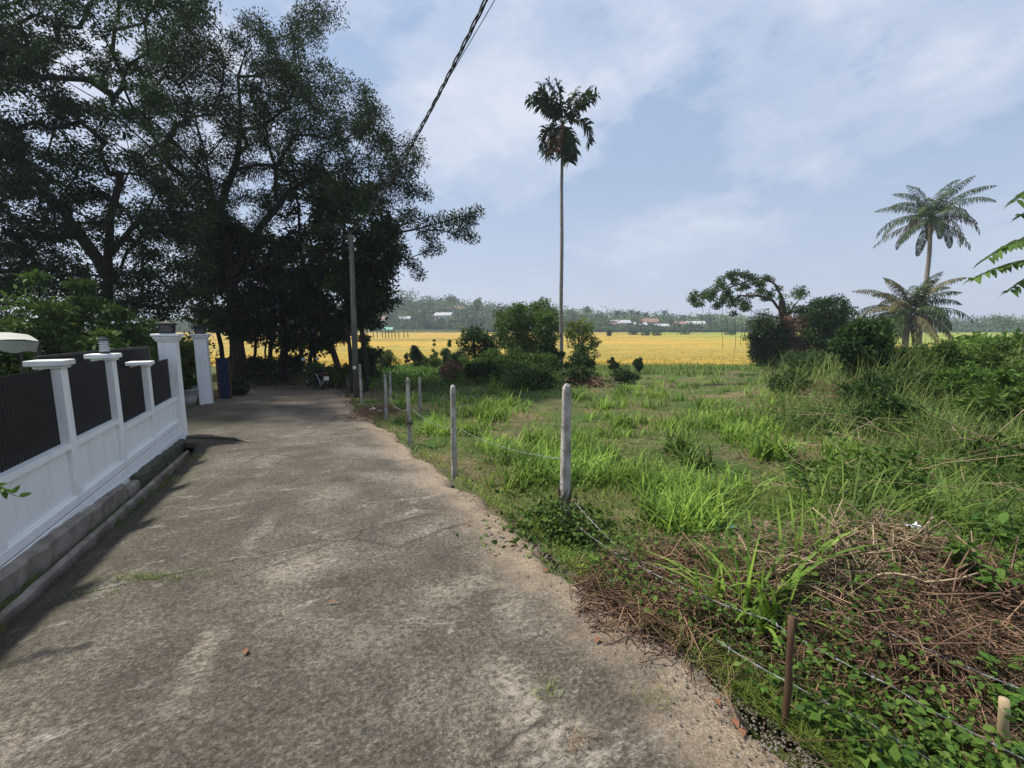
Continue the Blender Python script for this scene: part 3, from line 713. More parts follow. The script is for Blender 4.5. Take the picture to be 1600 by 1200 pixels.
# ================================================================== FENCE POSTS, POLE, WIRES
def post(px, py, top_py, w, label, lean=(0, 0), wrap=False, h=None):
    g = on(px, py); g[2] -= 0
    u, dy, dz = ray(px, top_py); t = g[1]/dy; zt = CZ+dz*t; H = zt-g[2]
    r = empty('fence_post', g, label, 'fence post', 'concrete fence posts along the lane')
    b = MB(); n = 6; rot = rng.normal(0, .06)-.12
    prof = [(w*.78, -.25), (w*.76, H*.4), (w*.66, H-w*.75), (w*.52, H-w*.35), (w*.22, H-.003), (w*.05, H)]
    vs = []; 
    for rr, z in prof:
        for i in range(8):
            a = rot+math.pi/4*i+(.27 if i % 2 else -.27); k = rr*(1 if True else 1)
            vs.append((g[0]+k*math.cos(a)+lean[0]*z+rng.normal(0, .0012), g[1]+k*math.sin(a)+lean[1]*z, g[2]+z+rng.normal(0, .0015)))
    m_ = len(prof); fs = [(r_*8+i, r_*8+(i+1) % 8, (r_+1)*8+(i+1) % 8, (r_+1)*8+i) for r_ in range(m_-1) for i in range(8)]+[tuple(range(7, -1, -1)), tuple(range((m_-1)*8, m_*8))]
    b.add(vs, fs).build('post', 'post_concrete', r)
    if H > .6:
        for z in ([.25, .55, .85, 1.05] if H > 1 else [.3, .6]):
            pts = [(g[0]+w*.83*math.cos(a)+lean[0]*z, g[1]+w*.83*math.sin(a)+lean[1]*z, g[2]+z+.01*math.sin(a*2)) for a in np.linspace(0, 6.28, 13)]
            MB().tube(pts, .0016, 4, False).build('wire_tie', 'wire_metal', r)
    if wrap:
        mb = MB()
        for k in range(26):
            a = rng.uniform(0, 6.28); z = H*.32+rng.normal(0, .03); p = A([g[0]+w*.85*math.cos(a), g[1]+w*.85*math.sin(a), g[2]+z])
            mb.tube([p, p+A([.03*math.cos(a+1), .03*math.sin(a+1), rng.normal(0, .03)]), p+A([.06*math.cos(a+2), .05*math.sin(a+2), -.06])], .004, 3, False)
        mb.build('wire_coil', 'vine_brown', r)
    return g, zt
pA = post(882, 832, 599, .062, 'nearest and largest concrete fence post with creeper round its foot')
pB = post(710, 742, 601, .052, 'slim concrete fence post, second nearest along the lane')
pC = post(640, 690, 590, .055, 'stained concrete fence post with a rusty wire coil round its middle', wrap=True)
pD = post(657, 641, 589, .060, 'concrete fence post standing back in the grass right of the wire coiled post')
pE = post(604, 653, 585, .055, 'pale concrete fence post left of the wire coiled post, by the white litter')
pF = post(611, 631, 580, .055, 'grey concrete fence post partly hidden behind the pale post by the litter')
pG = post(565, 630, 569, .055, 'concrete fence post standing just right of the utility pole')
pH = post(596, 592, 575, .06, 'short looking far concrete fence post in the long grass left of the row')
pI = post(622, 588, 576, .06, 'far concrete fence post in the long grass right of the row')
# second row beyond, half hidden
for px, py, t_, lb in ((640, 575, 566, 'tiny distant fence post nearest the small round bushes'), (587, 574, 563, 'tiny distant fence post near the clipped bush by the pole')):
    post(px, py, t_, .07, lb)
# utility pole
g = on(557, 629); g[1] += 1.0; g = A([P(557, 620, 13.9)[0], 13.9, 0]); g[2] = gz(g[0], g[1]); topz = P(548, 372, 13.9)[2]
tx = P(548.5, 372, 13.9)[0]
pole = empty('utility_pole', g, 'weathered concrete utility pole at the lane edge under the big trees', 'utility pole')
MB().tube([(g[0], g[1], g[2]-.3), (tx, g[1], topz+.1)], [.10, .07], 14).build('pole', 'pole_concrete', pole, smooth=True)
for z in (-.05, -.35): MB().tube([(tx-.14, g[1], topz+z), (tx+.16, g[1]-.1, topz+z)], .014, 6).build('bracket', 'black_metal', pole)
for z in (-.05, -.35):
    MB().lathe((tx+.15, g[1]-.1, topz+z-.04), [(.02, 0), (.035, .02), (.025, .04), (.035, .06), (.02, .08)], 12).build('insulator', 'plate_white', pole, smooth=True)
MB().lathe((g[0]+.03, g[1]-.14, g[2]+.95), [(.02, 0), (.05, .0), (.05, .08), (.02, .09)], 8).build('marker', 'plate_white', pole)
# second pole behind the camera, carrying the other end of the lines
e2 = A([4.62, -4.9]); z2 = gz(*e2)
p2 = empty('utility_pole', (*e2, z2), 'utility pole behind the viewer that carries the overhead lines', 'utility pole')
MB().tube([(*e2, z2-.3), (*e2, 8.1)], [.14, .09], 14).build('pole', 'pole_concrete', p2, smooth=True)
S0 = A([tx+.1, g[1]-.1]); 
def line_xy(s): return A([-5.15, 13.8])+(A([-.34, 4.7])-A([-5.15, 13.8]))*s
def line_z(s): return topz+(-1.13)*s+1.43*s*s
ss = np.linspace(0, 2.05, 90)
cb = empty('overhead_cable', (*line_xy(0), topz), 'thick twisted black overhead cable running down to the utility pole', 'cable')
for k in range(3):
    pts = [(*(line_xy(s)+A([.016*math.cos(s*85+k*2.1), 0])), line_z(s)+.016*math.sin(s*85+k*2.1)) for s in np.linspace(0, 2.05, 700)]
    V, Q = tube(pts, .0085, 5); quads('strand', V, Q, 'cable_black', cb, smooth=True)
a0 = line_xy(0)+A([.03, -.05]); q1 = P(773, 0, 5.0)
# thin line
def thin(s):
    p = A([a0[0], a0[1], topz-.02])*(1-s)+A([q1[0], q1[1], q1[2]])*s; p[2] += .55*(s*s-s); return p
tag(MB().tube([thin(s) for s in np.linspace(0, 1.7, 50)], .0045, 5, False).build('overhead_wire', 'cable_black', loc=(a0[0], a0[1], topz), smooth=True), 'thin overhead wire running just right of the thick cable', 'wire')
def barbed(name_label, pts, parent=None, r=.0016):
    P_ = [A(p) for p in pts]; dense = []
    for a, b in zip(P_[:-1], P_[1:]):
        n = max(4, int(np.linalg.norm(b-a)/.06))
        for i in range(n):
            t = i/n; dense.append(a+(b-a)*t+A([0, 0, -.03*4*t*(1-t)*np.linalg.norm(b-a)]))
    dense.append(P_[-1]); D = np.array(dense)
    o = empty('barbed_wire', D[0], name_label, 'barbed wire', 'barbed wire strands of the roadside fence')
    m = len(D)*3; t = np.linspace(0, len(D)-1, m); C = np.stack([np.interp(t, np.arange(len(D)), D[:, i]) for i in range(3)], 1)
    qb = QB()
    for ph in (0, math.pi):
        off = np.stack([0*t, np.cos(t*2.4+ph), np.sin(t*2.4+ph)], 1)*r*1.1; V, Q = tube(C+off, r, 4); qb.add(V, Q)
    qb.build('strand', 'wire_metal', o, smooth=True)
    mb = MB()
    L = np.concatenate([[0], np.cumsum(np.linalg.norm(np.diff(D, axis=0), axis=1))])
    for s in np.arange(.06, L[-1], .125):
        c = A([np.interp(s, L, D[:, i]) for i in range(3)]); dd = unit(rng.normal(size=3)); ee = unit(rng.normal(size=3))
        for v in (dd, ee): mb.tube([c-v*.014, c+v*.014], .0014, 3)
        mb.tube([c-A([.004, -.003, 0]), c+A([.004, -.003, 0])], .0042, 5)
        mb.build('barb', 'wire_metal', o); mb = MB()
stake = on(1226, 1150)
def at_z(px, py, Yd): return P(px, py, Yd)
pa = pA[0]
barbed('upper barbed wire strand from the nearest post across the brush pile', [(pa[0]+.05, pa[1]-.03, pa[2]+.42), P(985, 872, 2.9), P(1240, 928, 2.25), P(1420, 1000, 1.85), P(1640, 1093, 1.55)])
barbed('middle barbed wire strand crossing behind the wooden stake', [(pa[0]+.05, pa[1]-.03, pa[2]+.22), P(1010, 890, 2.6), P(1200, 968, 2.0), P(1390, 1070, 1.65), P(1640, 1205, 1.38)])
barbed('lowest barbed wire strand running past the foot of the wooden stake', [P(1120, 1000, 1.95), P(1240, 1070, 1.72), P(1360, 1130, 1.55), P(1500, 1212, 1.4)])
for a_, b_, zz, lb in ((pA, pB, (.75, .62), 'barbed wire strand between the nearest post and the next slim post'), (pB, pC, (.6, .6), 'barbed wire strand between the slim post and the coiled post'), (pC, pE, (.55, .55), 'barbed wire strand between the coiled post and the pale far post')):
    barbed(lb, [a_[0]+A([-.05, .02, zz[0]]), b_[0]+A([.05, -.02, zz[1]])], r=.0014)
# stakes
def stake_obj(px0, py0, px1, py1, Yd, r, mat, label):
    a = P(px0, py0, Yd); b = P(px1, py1, Yd); pts = [a+(b-a)*t+rng.normal(0, .004, 3) for t in np.linspace(0, 1, 7)]
    tag(MB().tube(pts, [r*1.1, r*1.05, r, r*1.04, r*.95, r, r*.9], 9).build('stake', mat, loc=a, smooth=True), label, 'stake')
stake_obj(1228, 1175, 1236, 962, 1.62, .014, 'wood_brown', 'dark brown wooden stake holding the barbed wire by the lane')
stake_obj(1572, 1190, 1566, 1090, 1.5, .017, 'bamboo_pale', 'pale bamboo stake at the lower right behind the wires')
# ================================================================== BIG TREES ON THE LEFT
GT = 'big dark trees over the end of the lane'
# T1 main spreading tree
poly1 = [(235, 60), (330, -60), (318, 0), (335, 62), (358, 48), (368, 25), (388, 12), (404, 26), (424, 58), (455, 36), (478, 8), (512, -4), (522, 22), (502, 55), (494, 88), (548, 112), (572, 138), (588, 165), (606, 182),
         (612, 206), (652, 220), (662, 250), (650, 275), (668, 300), (666, 328), (640, 345), (600, 330), (560, 335), (520, 300), (470, 330), (430, 350), (330, 380), (240, 380), (215, 250)]
holes1 = [(372, 150, 10, 12), (372, 120, 12, 10), (442, 200, 14, 10), (410, 240, 16, 10), (470, 245, 22, 9), (500, 262, 24, 10), (400, 290, 26, 16), (470, 310, 30, 18), (330, 205, 16, 14), (350, 262, 12, 22), (385, 330, 20, 14), (590, 238, 10, 6), (560, 275, 20, 8), (300, 215, 10, 22), (520, 330, 30, 12), (620, 295, 14, 8)]
c1 = crown_pts(poly1, 17.5, 3.0, 600, .42, holes1, .72, 1)
# long limb reaching right over the field edge
limb = [(600, 362), (622, 352), (645, 346), (668, 343), (690, 340), (712, 338), (730, 335), (745, 330), (722, 348), (700, 350), (734, 345), (712, 366), (736, 370), (724, 362), (680, 358), (660, 362), (674, 374), (684, 388), (668, 392), (600, 375), (622, 372), (648, 415), (655, 428), (636, 405), (612, 398), (600, 410), (590, 388), (575, 370), (628, 388)]
c1 += [(*P(a, b, 15.2+random.uniform(-.7, .7)), .30) for a, b in limb]
tb = on(372, 604)
t1 = [tb, P(374, 560, 17.3), P(368, 500, 17.2), P(362, 430, 17.1), P(352, 370, 17.1), P(346, 320, 17.2)]
t1b = [[P(352, 370, 17.1), P(330, 300, 16.8), P(318, 230, 16.5), P(300, 160, 16.2), P(275, 90, 15.8)],
       [P(362, 430, 17.1), P(410, 350, 17.0), P(450, 300, 16.8), P(500, 270, 16.5), P(570, 262, 16.2), P(640, 258, 15.9)],
       [P(346, 320, 17.2), P(372, 240, 17.3), P(376, 180, 17.4), P(372, 120, 17.5), P(390, 60, 17.5)],
       [P(350, 340, 17.1), P(310, 262, 16.5), P(262, 210, 15.8), P(205, 165, 15.0), P(130, 110, 14.2), P(40, 35, 13.4)],
       [P(355, 385, 17.1), P(290, 290, 16.0), P(230, 225, 15.0), P(160, 160, 14.0), P(60, 100, 13)],
       [P(364, 440, 17.1), P(430, 410, 16.6), P(510, 392, 16.2), P(590, 372, 15.6), P(650, 358, 15.3), P(700, 345, 15.2), P(745, 330, 15.1)]]
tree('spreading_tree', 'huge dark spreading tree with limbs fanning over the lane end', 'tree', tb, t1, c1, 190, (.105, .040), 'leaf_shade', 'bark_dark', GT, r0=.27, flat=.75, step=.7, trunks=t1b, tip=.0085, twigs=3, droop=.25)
# low dense dark storey behind (x 340-560)
poly2 = [(330, 330), (420, 370), (520, 350), (585, 395), (605, 440), (590, 470), (560, 480), (545, 525), (500, 545), (440, 538), (395, 530), (345, 520), (310, 450)]
c2 = crown_pts(poly2, 19.0, 2.6, 240, .52, [(520, 372, 24, 9), (556, 425, 9, 12), (470, 372, 18, 8), (585, 420, 10, 8)], .6, 2)
tb = on(443, 598); 
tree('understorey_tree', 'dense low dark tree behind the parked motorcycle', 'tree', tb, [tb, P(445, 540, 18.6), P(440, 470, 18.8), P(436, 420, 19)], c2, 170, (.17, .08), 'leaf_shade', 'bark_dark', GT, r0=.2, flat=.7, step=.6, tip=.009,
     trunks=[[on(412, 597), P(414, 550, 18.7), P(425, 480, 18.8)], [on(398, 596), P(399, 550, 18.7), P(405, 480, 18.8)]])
# slender trees around the pole
def slender(px, py, tops, poly, nc, seed, label, Yd=None, r0=.085, r=.42, holes=(), nleaf=120, lean=None):
    tb = on(px, py); Yd = Yd or tb[1]; tb = A([P(px, py, Yd)[0], Yd, 0]); tb[2] = gz(tb[0], tb[1])
    tk = [tb]+[P(a, b, Yd) for a, b in tops]
    c = crown_pts(poly, Yd, 1.3, nc, r, holes, .75, seed)
    tree('slender_tree', label, 'tree', tb, tk, c, nleaf, (.15, .07), 'leaf_shade', 'bark_dark', GT, r0=r0, flat=.6, step=.5, tip=.008, twigs=3)
slender(497, 600, [(490, 540), (482, 470), (470, 400), (466, 320), (452, 230)], [(440, 250), (520, 230), (530, 300), (510, 360), (440, 330)], 26, 11, 'slender straight tree directly behind the motorcycle', 18.5)
slender(535, 590, [(524, 560), (512, 525), (502, 480), (500, 420), (512, 350), (516, 290)], [(480, 300), (560, 280), (570, 340), (500, 370)], 22, 12, 'leaning slender tree bowing left of the utility pole', 17.5, r0=.13)
slender(551, 600, [(546, 540), (540, 470), (536, 400), (540, 330), (536, 270)], [(500, 290), (580, 270), (600, 330), (560, 360), (560, 460), (520, 470), (510, 390)], 44, 13, 'slender tree growing just left of the utility pole', 15.2, r0=.075)
slender(572, 596, [(568, 540), (566, 470), (578, 420), (588, 370), (610, 330)], [(556, 360), (610, 345), (622, 400), (598, 440), (608, 470), (584, 505), (548, 500)], 84, 14, 'slender tree growing just right of the utility pole', 15.6, r0=.08)
for i, (px, py, tx_, lb) in enumerate([(352, 596, 330, 'dark trunked tree leaning left nearest the free standing pillar'), (365, 592, 356, 'dark trunked tree close behind the spreading tree'), (421, 596, 428, 'straight dark tree between the understorey trunks and the field'), (470, 598, 474, 'straight dark tree left of the motorcycle'), (483, 590, 500, 'dark thin tree seen above the motorcycle')]):
    slender(px, py, [(px+(tx_-px)*.3, 540), (tx_, 470), (tx_, 400)], [(tx_-45, 390), (tx_+45, 380), (tx_+50, 500), (tx_-50, 510)], 26, 20+i, lb, 20.5+.35*i, r0=.11, r=.5, nleaf=140)
# left hand masses
poly3 = [(-260, -120), (330, -120), (322, 30), (290, 60), (250, 90), (170, 60), (120, 40), (60, 35), (-20, 60), (-260, 60)]
poly3 = [(-260, -120), (330, -120), (322, 30), (290, 60), (250, 90), (170, 70), (100, 60), (70, 100), (30, 130), (0, 145), (-260, 150)]
c3 = crown_pts(poly3, 13.5, 2.2, 380, .36, [(140, 72, 20, 8)], .68, 3)+crown_pts([(0, 90), (120, 50), (230, 100), (280, 200), (230, 215), (150, 190), (40, 160), (-60, 170)], 13.8, 1.5, 75, .30, (), .8, 8)
poly4 = [(-260, 40), (20, 40), (60, 90), (110, 140), (160, 165), (215, 215), (270, 250), (330, 330), (330, 480), (250, 500), (-260, 500)]
holes4 = [(30, 155, 45, 10), (120, 205, 25, 10), (15, 90, 30, 14), (145, 140, 30, 16), (205, 182, 28, 10), (90, 120, 36, 12), (280, 290, 14, 8), (140, 385, 12, 14), (200, 360, 10, 8), (300, 330, 10, 8), (60, 318, 14, 6), (310, 375, 12, 6)]
holes4 = [(h[0], h[1], h[2]*1.35, h[3]*1.45) for h in holes4]+[(60, 210, 26, 12), (240, 240, 16, 12), (200, 310, 12, 12), (100, 280, 12, 8), (270, 390, 12, 10), (60, 390, 12, 7)]
c4_ = crown_pts(poly4, 15.5, 3.2, 820, .40, holes4, .62, 4)
tbL = A([P(165, 600, 14.5)[0], 14.5, 0]); tbL[2] = gz(tbL[0], tbL[1])
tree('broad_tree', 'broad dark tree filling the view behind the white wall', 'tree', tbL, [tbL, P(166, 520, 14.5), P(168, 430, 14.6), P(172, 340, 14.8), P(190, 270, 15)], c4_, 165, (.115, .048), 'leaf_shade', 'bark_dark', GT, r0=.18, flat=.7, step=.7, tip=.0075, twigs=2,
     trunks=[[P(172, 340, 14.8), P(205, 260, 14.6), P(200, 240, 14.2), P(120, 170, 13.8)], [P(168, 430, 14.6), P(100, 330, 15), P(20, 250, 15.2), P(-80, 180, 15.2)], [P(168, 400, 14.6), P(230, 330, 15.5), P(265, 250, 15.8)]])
tbN = A([P(-150, 600, 11.5)[0], 11.5, 0]); tbN[2] = gz(tbN[0], tbN[1])
tree('overhanging_tree', 'tree whose high leafy boughs overhang the top left corner', 'tree', tbN, [tbN, P(-140, 450, 11.6), P(-110, 300, 12), P(-60, 180, 12.4), P(0, 80, 12.8)], c3, 150, (.09, .042), 'leaf_dark', 'bark_dark', GT, r0=.14, flat=.6, step=.7, tip=.007, twigs=3,
     trunks=[[P(-60, 180, 12.4), P(60, 110, 13), P(160, 60, 13.3), P(280, 0, 13.6)]][:0])
# shrubs behind the wall
for i, (px, py, Yd, rx, hh, lb) in enumerate([(35, 600, 9.0, 1.5, 2.75, 'layered green shrub behind the awning'), (120, 600, 9.6, 1.2, 2.8, 'layered green shrub above the first wall piers'), (185, 600, 10.4, 1.3, 2.7, 'dark green shrub left of the wall end pillar'), (-90, 600, 8.5, 1.6, 2.8, 'green shrub at the far left behind the wall'),
                                             (232, 600, 12.0, .9, 2.5, 'dark shrub just behind the wall end pillar'), (285, 600, 12.9, .75, 2.2, 'yellow green shrub between the two gate pillars')]):
    b = P(px, py, Yd)
    bush('shrub', lb, 'shrub', b[0], b[1], rx, hh, 34, 150, (.14, .06), 'leaf_mid' if i < 4 else ('leaf_dark' if i == 4 else 'leaf_yellow'), group='shrubs behind the white wall', flat=.35)
# dark scrub under the trees and low fence line behind
for i, (px, Yd, rx, hh, lb) in enumerate([(395, 20.6, 1.3, .8, 'low dark scrub under the trees nearest the blue sheet'), (450, 21.2, 1.4, .75, 'low dark scrub under the trees left of the motorcycle'), (520, 17.5, .9, 1.1, 'brushy green scrub right of the motorcycle'), (578, 18.5, .7, 2.2, 'tall narrow dark bush just right of the utility pole'), (240, 18.5, 3.0, 2.6, 'dark thicket seen through the driveway opening'), (60, 18, 3.6, 3.0, 'dark thicket deep behind the white wall'), (370, 14.7, .35, .5, 'small weed at the foot of the blue sheet')]):
    b = P(px, 600, Yd)
    bush('scrub_bush', lb, 'bush', b[0], b[1], rx, hh, 26, 170, (.13, .06), 'leaf_dark' if i not in (2,) else 'leaf_mid', group='scrub under the big trees', flat=.7)

# ================================================================== MOTORCYCLE
def motorcycle():
    g = on(504, 609); yaw = math.radians(48)      # tail towards the viewer
    r = empty('motorcycle', g, 'small dark motorcycle parked at the end of the lane, seen from behind', 'motorcycle')
    f = A([-math.sin(yaw), math.cos(yaw), 0]); s = A([math.cos(yaw), math.sin(yaw), 0]); up = A([0, 0, 1.])
    def L(a, b, c): return g+f*a+s*b+up*c
    def wheel(a):
        t = MB(); c = L(a, 0, .29); m = 20; k = 8; vs = []
        for i in range(m):
            A1 = 2*math.pi*i/m; rad = f*math.cos(A1)+up*math.sin(A1)
            for j in range(k): B = 2*math.pi*j/k; vs.append(c+rad*(.245+.045*math.cos(B))+s*.045*math.sin(B))
        t.add(vs, [(i*k+j, i*k+(j+1) % k, ((i+1) % m)*k+(j+1) % k, ((i+1) % m)*k+j) for i in range(m) for j in range(k)])
        wh = empty('wheel', (0, 0, 0), None, None); wh.parent = r; wh.location = [float(v) for v in (c-g)]
        t.build('tyre', 'rubber', wh, smooth=True)
        rm = MB()
        ring = [c+(f*math.cos(q)+up*math.sin(q))*.205 for q in np.linspace(0, 2*math.pi, 21)]; rm.tube(ring, .014, 6, False)
        for q in range(8): rm.tube([c+(f*math.cos(q*.785)+up*math.sin(q*.785))*.03, c+(f*math.cos(q*.785)+up*math.sin(q*.785))*.205], .007, 4)
        rm.tube([c-s*.05, c+s*.05], .035, 10); rm.build('rim', 'chrome', wh)
    wheel(0.0); wheel(1.22)
    def body(name, rows, mat, n=12):      # rows: a, c, halfwidth, halfheight
        vs = []
        for a, c, hw, hh in rows:
            for i in range(n): q = 2*math.pi*i/n; vs.append(L(a, hw*math.copysign(abs(math.cos(q))**.7, math.cos(q)), c+hh*math.copysign(abs(math.sin(q))**.7, math.sin(q))))
        m = len(rows); fs = [(i*n+j, i*n+(j+1) % n, (i+1)*n+(j+1) % n, (i+1)*n+j) for i in range(m-1) for j in range(n)]+[tuple(range(n-1, -1, -1)), tuple(range((m-1)*n, m*n))]
        return MB().add(vs, fs).build(name, mat, r, smooth=True)
    body('tail_fairing', [(-.32, .66, .03, .03), (-.22, .64, .08, .055), (.05, .58, .11, .08), (.35, .52, .12, .09)], 'bike_paint')
    body('seat', [(-.2, .735, .08, .03), (.0, .74, .12, .045), (.25, .71, .13, .05), (.5, .70, .10, .05), (.6, .70, .05, .03)], 'rubber')
    body('fuel_tank', [(.48, .68, .07, .05), (.6, .72, .13, .1), (.8, .76, .14, .11), (.92, .76, .08, .07)], 'bike_paint')
    body('engine', [(.35, .38, .10, .08), (.5, .36, .15, .13), (.72, .38, .14, .13), (.82, .4, .06, .08)], 'black_metal')
    body('headlight', [(1.0, .83, .06, .05), (1.08, .83, .10, .10), (1.18, .82, .09, .09)], 'bike_paint')
    body('rear_mudguard', [(-.36, .42, .05, .02), (-.3, .5, .07, .03), (-.2, .58, .07, .04), (0, .62, .07, .03)], 'black_metal')
    for sd_ in (-1, 1):
        MB().tube([L(1.22, .075*sd_, .29), L(1.02, .08*sd_, .8), L(.98, .08*sd_, .9)], .02, 8).build('fork', 'chrome', r)
        MB().tube([L(.98, 0, .93), L(.95, .18*sd_, .97), L(.86, .32*sd_, .96)], .012, 6).build('handlebar', 'black_metal', r)
        mm = empty('mirror', (0, 0, 0), None, None); mm.parent = r
        c = L(.93, .27*sd_, 1.15)
        MB().tube([L(.92, .22*sd_, .97), L(.93, .25*sd_, 1.08), c], .006, 5).build('mirror_stem', 'black_metal', mm)
        vs = [c+s*.085*math.cos(q)+up*.06*math.sin(q)-f*o for o in (-.015, .015) for q in np.linspace(0, 2*math.pi, 13)[:-1]]
        MB().add(vs, [tuple(range(11, -1, -1)), tuple(range(12, 24))]+[(i, (i+1) % 12, 12+(i+1) % 12, 12+i) for i in range(12)]).build('mirror_glass', 'white_plastic' if sd_ else 'mirror', mm)  # plain white on the glass stands in for its bright reflection
        MB().lathe(L(-.28, .15*sd_, .60), [(.005, -.02), (.022, 0), (.005, .02)], 8).build('indicator', 'red_plastic', r)
        MB().tube([L(0, .07*sd_, .29), L(.2, .12*sd_, .62)], .018, 6).build('shock_absorber', 'chrome', r)
    MB().tube([L(.6, .13, .2), L(.2, .15, .22), L(-.2, .16, .3)], [.02, .035, .04], 10).build('exhaust', 'chrome', r, smooth=True)
    MB().box(L(-.345, 0, .665), (.11, .03, .05), yaw, .005).build('tail_light', 'red_plastic', r)
    MB().box(L(-.37, .0, .47), (.2, .008, .15), yaw, .002).build('number_plate', 'plate_white', r)
motorcycle()

# ================================================================== PALMS
def fronds(specs, c, leafL, leafW, mat_of, root, nl=34, rachis=.018, plumose=.25, droopleaf=.5, hang=0., blunt=False, name='frond', bark='palm_leaf_yellow'):
    """specs: az, elev(start), length, bend"""
    for az, el, L, bend, mat in specs:
        d = A([math.cos(az), math.sin(az), 0]); pts = []; p = A(c, float) if not isinstance(c, np.ndarray) else c.copy(); e = el
        k = 14
        for i in range(k+1):
            pts.append(p.copy()); p = p+(d*math.cos(e)+A([0, 0, 1.])*math.sin(e))*L/k; e -= bend/k*(.5+1.2*i/k); e = max(e, -1.5)
        pts = np.array(pts); V, Q = tube(pts, np.linspace(rachis, rachis*.25, k+1), 4); qb = QB(); qb.add(V, Q, .9)
        t = np.linspace(.16, .99, nl); idx = t*k; B = np.stack([np.interp(idx, np.arange(k+1), pts[:, q]) for q in range(3)], 1)
        T = np.stack([np.interp(idx, np.arange(k+1), np.gradient(pts[:, q])) for q in range(3)], 1); T = unit(T)
        sd_ = unit(np.cross(T, A([0, 0, 1.])+d*.01)); up = np.cross(sd_, T)
        Ls = leafL*(np.sin(np.clip(t*.9+.12, 0, 1)*math.pi)**.55 if not blunt else np.clip(.55+t*1.2, 0, 1)*np.clip(1.9-t, .75, 1))
        for sg in (-1, 1):
            dr = T*.55+sd_*sg+up*rng.normal(plumose*.3, plumose, (nl, 1))+rng.normal(0, .06, (nl, 3))
            dr = unit(unit(dr)+A([0, 0, -hang])); mid = B+dr*Ls[:, None]*.55; end = mid+unit(dr*.8+A([0, 0, -droopleaf*1.6]))*Ls[:, None]*.45
            wv = unit(np.cross(dr, up+rng.normal(0, .3, (nl, 3))))*leafW/2
            V = np.stack([B-wv*.5, B+wv*.5, mid+wv, mid-wv, end+wv*.12, end-wv*.12], 1).reshape(-1, 3)
            b0 = np.arange(nl)[:, None]*6; Q = np.concatenate([b0+A([0, 1, 2, 3]), b0+A([3, 2, 4, 5])], 1).reshape(-1, 4)
            qb.add(V, Q, np.repeat(rng.uniform(0, 1, nl), 2))
        qb.build(name, mat, root)
def palm_trunk(root, pts, r0, r1, mat, ringed=.04):
    pts = np.asarray(pts, float); m = 70; t = np.linspace(0, len(pts)-1, m)
    # smooth path
    C = np.stack([np.interp(t, np.arange(len(pts)), pts[:, q]) for q in range(3)], 1)
    for _ in range(12): C[1:-1] = (C[:-2]+2*C[1:-1]+C[2:])/4
    R = np.linspace(r0, r1, m)*(1+ringed*((np.arange(m) % 2)*2-1)); R[:3] *= [1.5, 1.3, 1.12]
    V, Q = tube(C, R, 12); quads('trunk', V, Q, mat, root, smooth=True); return C[-1]
# areca
g = on(878, 597); g = A([P(878, 596, 20.5)[0], 20.5, 0]); g[2] = gz(g[0], g[1])
ar = empty('areca_palm', g, 'very tall thin areca palm with small dark tuft standing alone against the sky', 'palm tree')
tp = palm_trunk(ar, [g-A([0, 0, .2]), P(876.5, 480, 20.5), P(878, 380, 20.5), P(877.5, 300, 20.5), P(879, 215, 20.5)], .095, .062, 'palm_bark', .03)
MB().tube([tp, tp+A([0, 0, .35]), tp+A([0, 0, .7])], [.066, .10, .04], 10).build('crownshaft', 'leaf_mid', ar, smooth=True)
cc = tp+A([0, 0, .38])
U = math.pi
sp_ = [(0.9*U, 1.48, 1.9, .15, 'areca_leaf'), (.95*U, 1.33, 2.05, .25, 'areca_leaf'), (.1*U, 1.30, 1.7, .3, 'areca_leaf'), (.95*U, 1.12, 2.1, .25, 'areca_leaf'), (1.02*U, .72, 1.95, .35, 'areca_leaf'), (.06*U, 1.02, 2.15, .35, 'areca_leaf'), (-.1*U, .80, 1.9, .45, 'areca_leaf'), (1.1*U, .9, 1.8, .3, 'areca_leaf'), 
       (0.02*U, .55, 2.1, 3.1, 'areca_leaf'), (.95*U, .1, 1.7, 2.6, 'areca_leaf'), (1.12*U, -.5, 1.75, 1.6, 'areca_leaf'), (1.3*U, -.6, 1.7, 1.5, 'palm_leaf_dead'), (1.05*U, -.9, 1.7, .8, 'areca_leaf'), (1.5*U, -.8, 1.8, 1.2, 'areca_leaf'), (1.75*U, -.7, 1.7, 1.4, 'areca_leaf'), (.3*U, -.7, 1.7, 1.3, 'areca_leaf')]
sp_ = [(a_, e_, l_*.92, b_, m_) for a_, e_, l_, b_, m_ in sp_]
fronds(sp_, cc+A([0, 0, .15]), .50, .095, None, ar, 40, .02, .35, .35, blunt=True)
# coconut palms
def coconut(name_label, basep, tops, L, nf, seed, r0=.17, bend=1.7, nuts=True, cat='palm tree', leafL=.75, small=False):
    root = empty('coconut_palm', basep, name_label, cat)
    tp = palm_trunk(root, [basep-A([0, 0, .2])]+tops, r0, r0*.62, 'palm_bark', .03)
    R = random.Random(seed); sp = []
    for i in range(nf):
        t = i/(nf-1); az = i*2.39996+R.uniform(-.2, .2); el = 1.45-1.95*t+R.uniform(-.12, .12)
        sp.append((az, el, L*R.uniform(.85, 1.05)*(1-.15*abs(t-.5)), bend*(.75+.5*t)*R.uniform(.8, 1.15) if el > -.2 else .8, 'palm_leaf_yellow' if R.random() < .18 else 'palm_leaf'))
    fronds(sp, tp+A([0, 0, .1]), leafL, .06, None, root, 48, .04, .22, 1.3, hang=.6)
    if nuts:
        for i in range(7):
            a = i*.9; c = tp+A([.26*math.cos(a), .26*math.sin(a), -.18-.1*(i % 2)])
            MB().lathe(c, [(.02, -.13), (.10, -.06), (.12, .02), (.08, .1), (.02, .13)], 10).build('coconut', 'leaf_olive', root, smooth=True)
Yc = 37.0; b = A([P(1432, 570, Yc)[0], Yc, 0]); b[2] = gz(b[0], b[1])
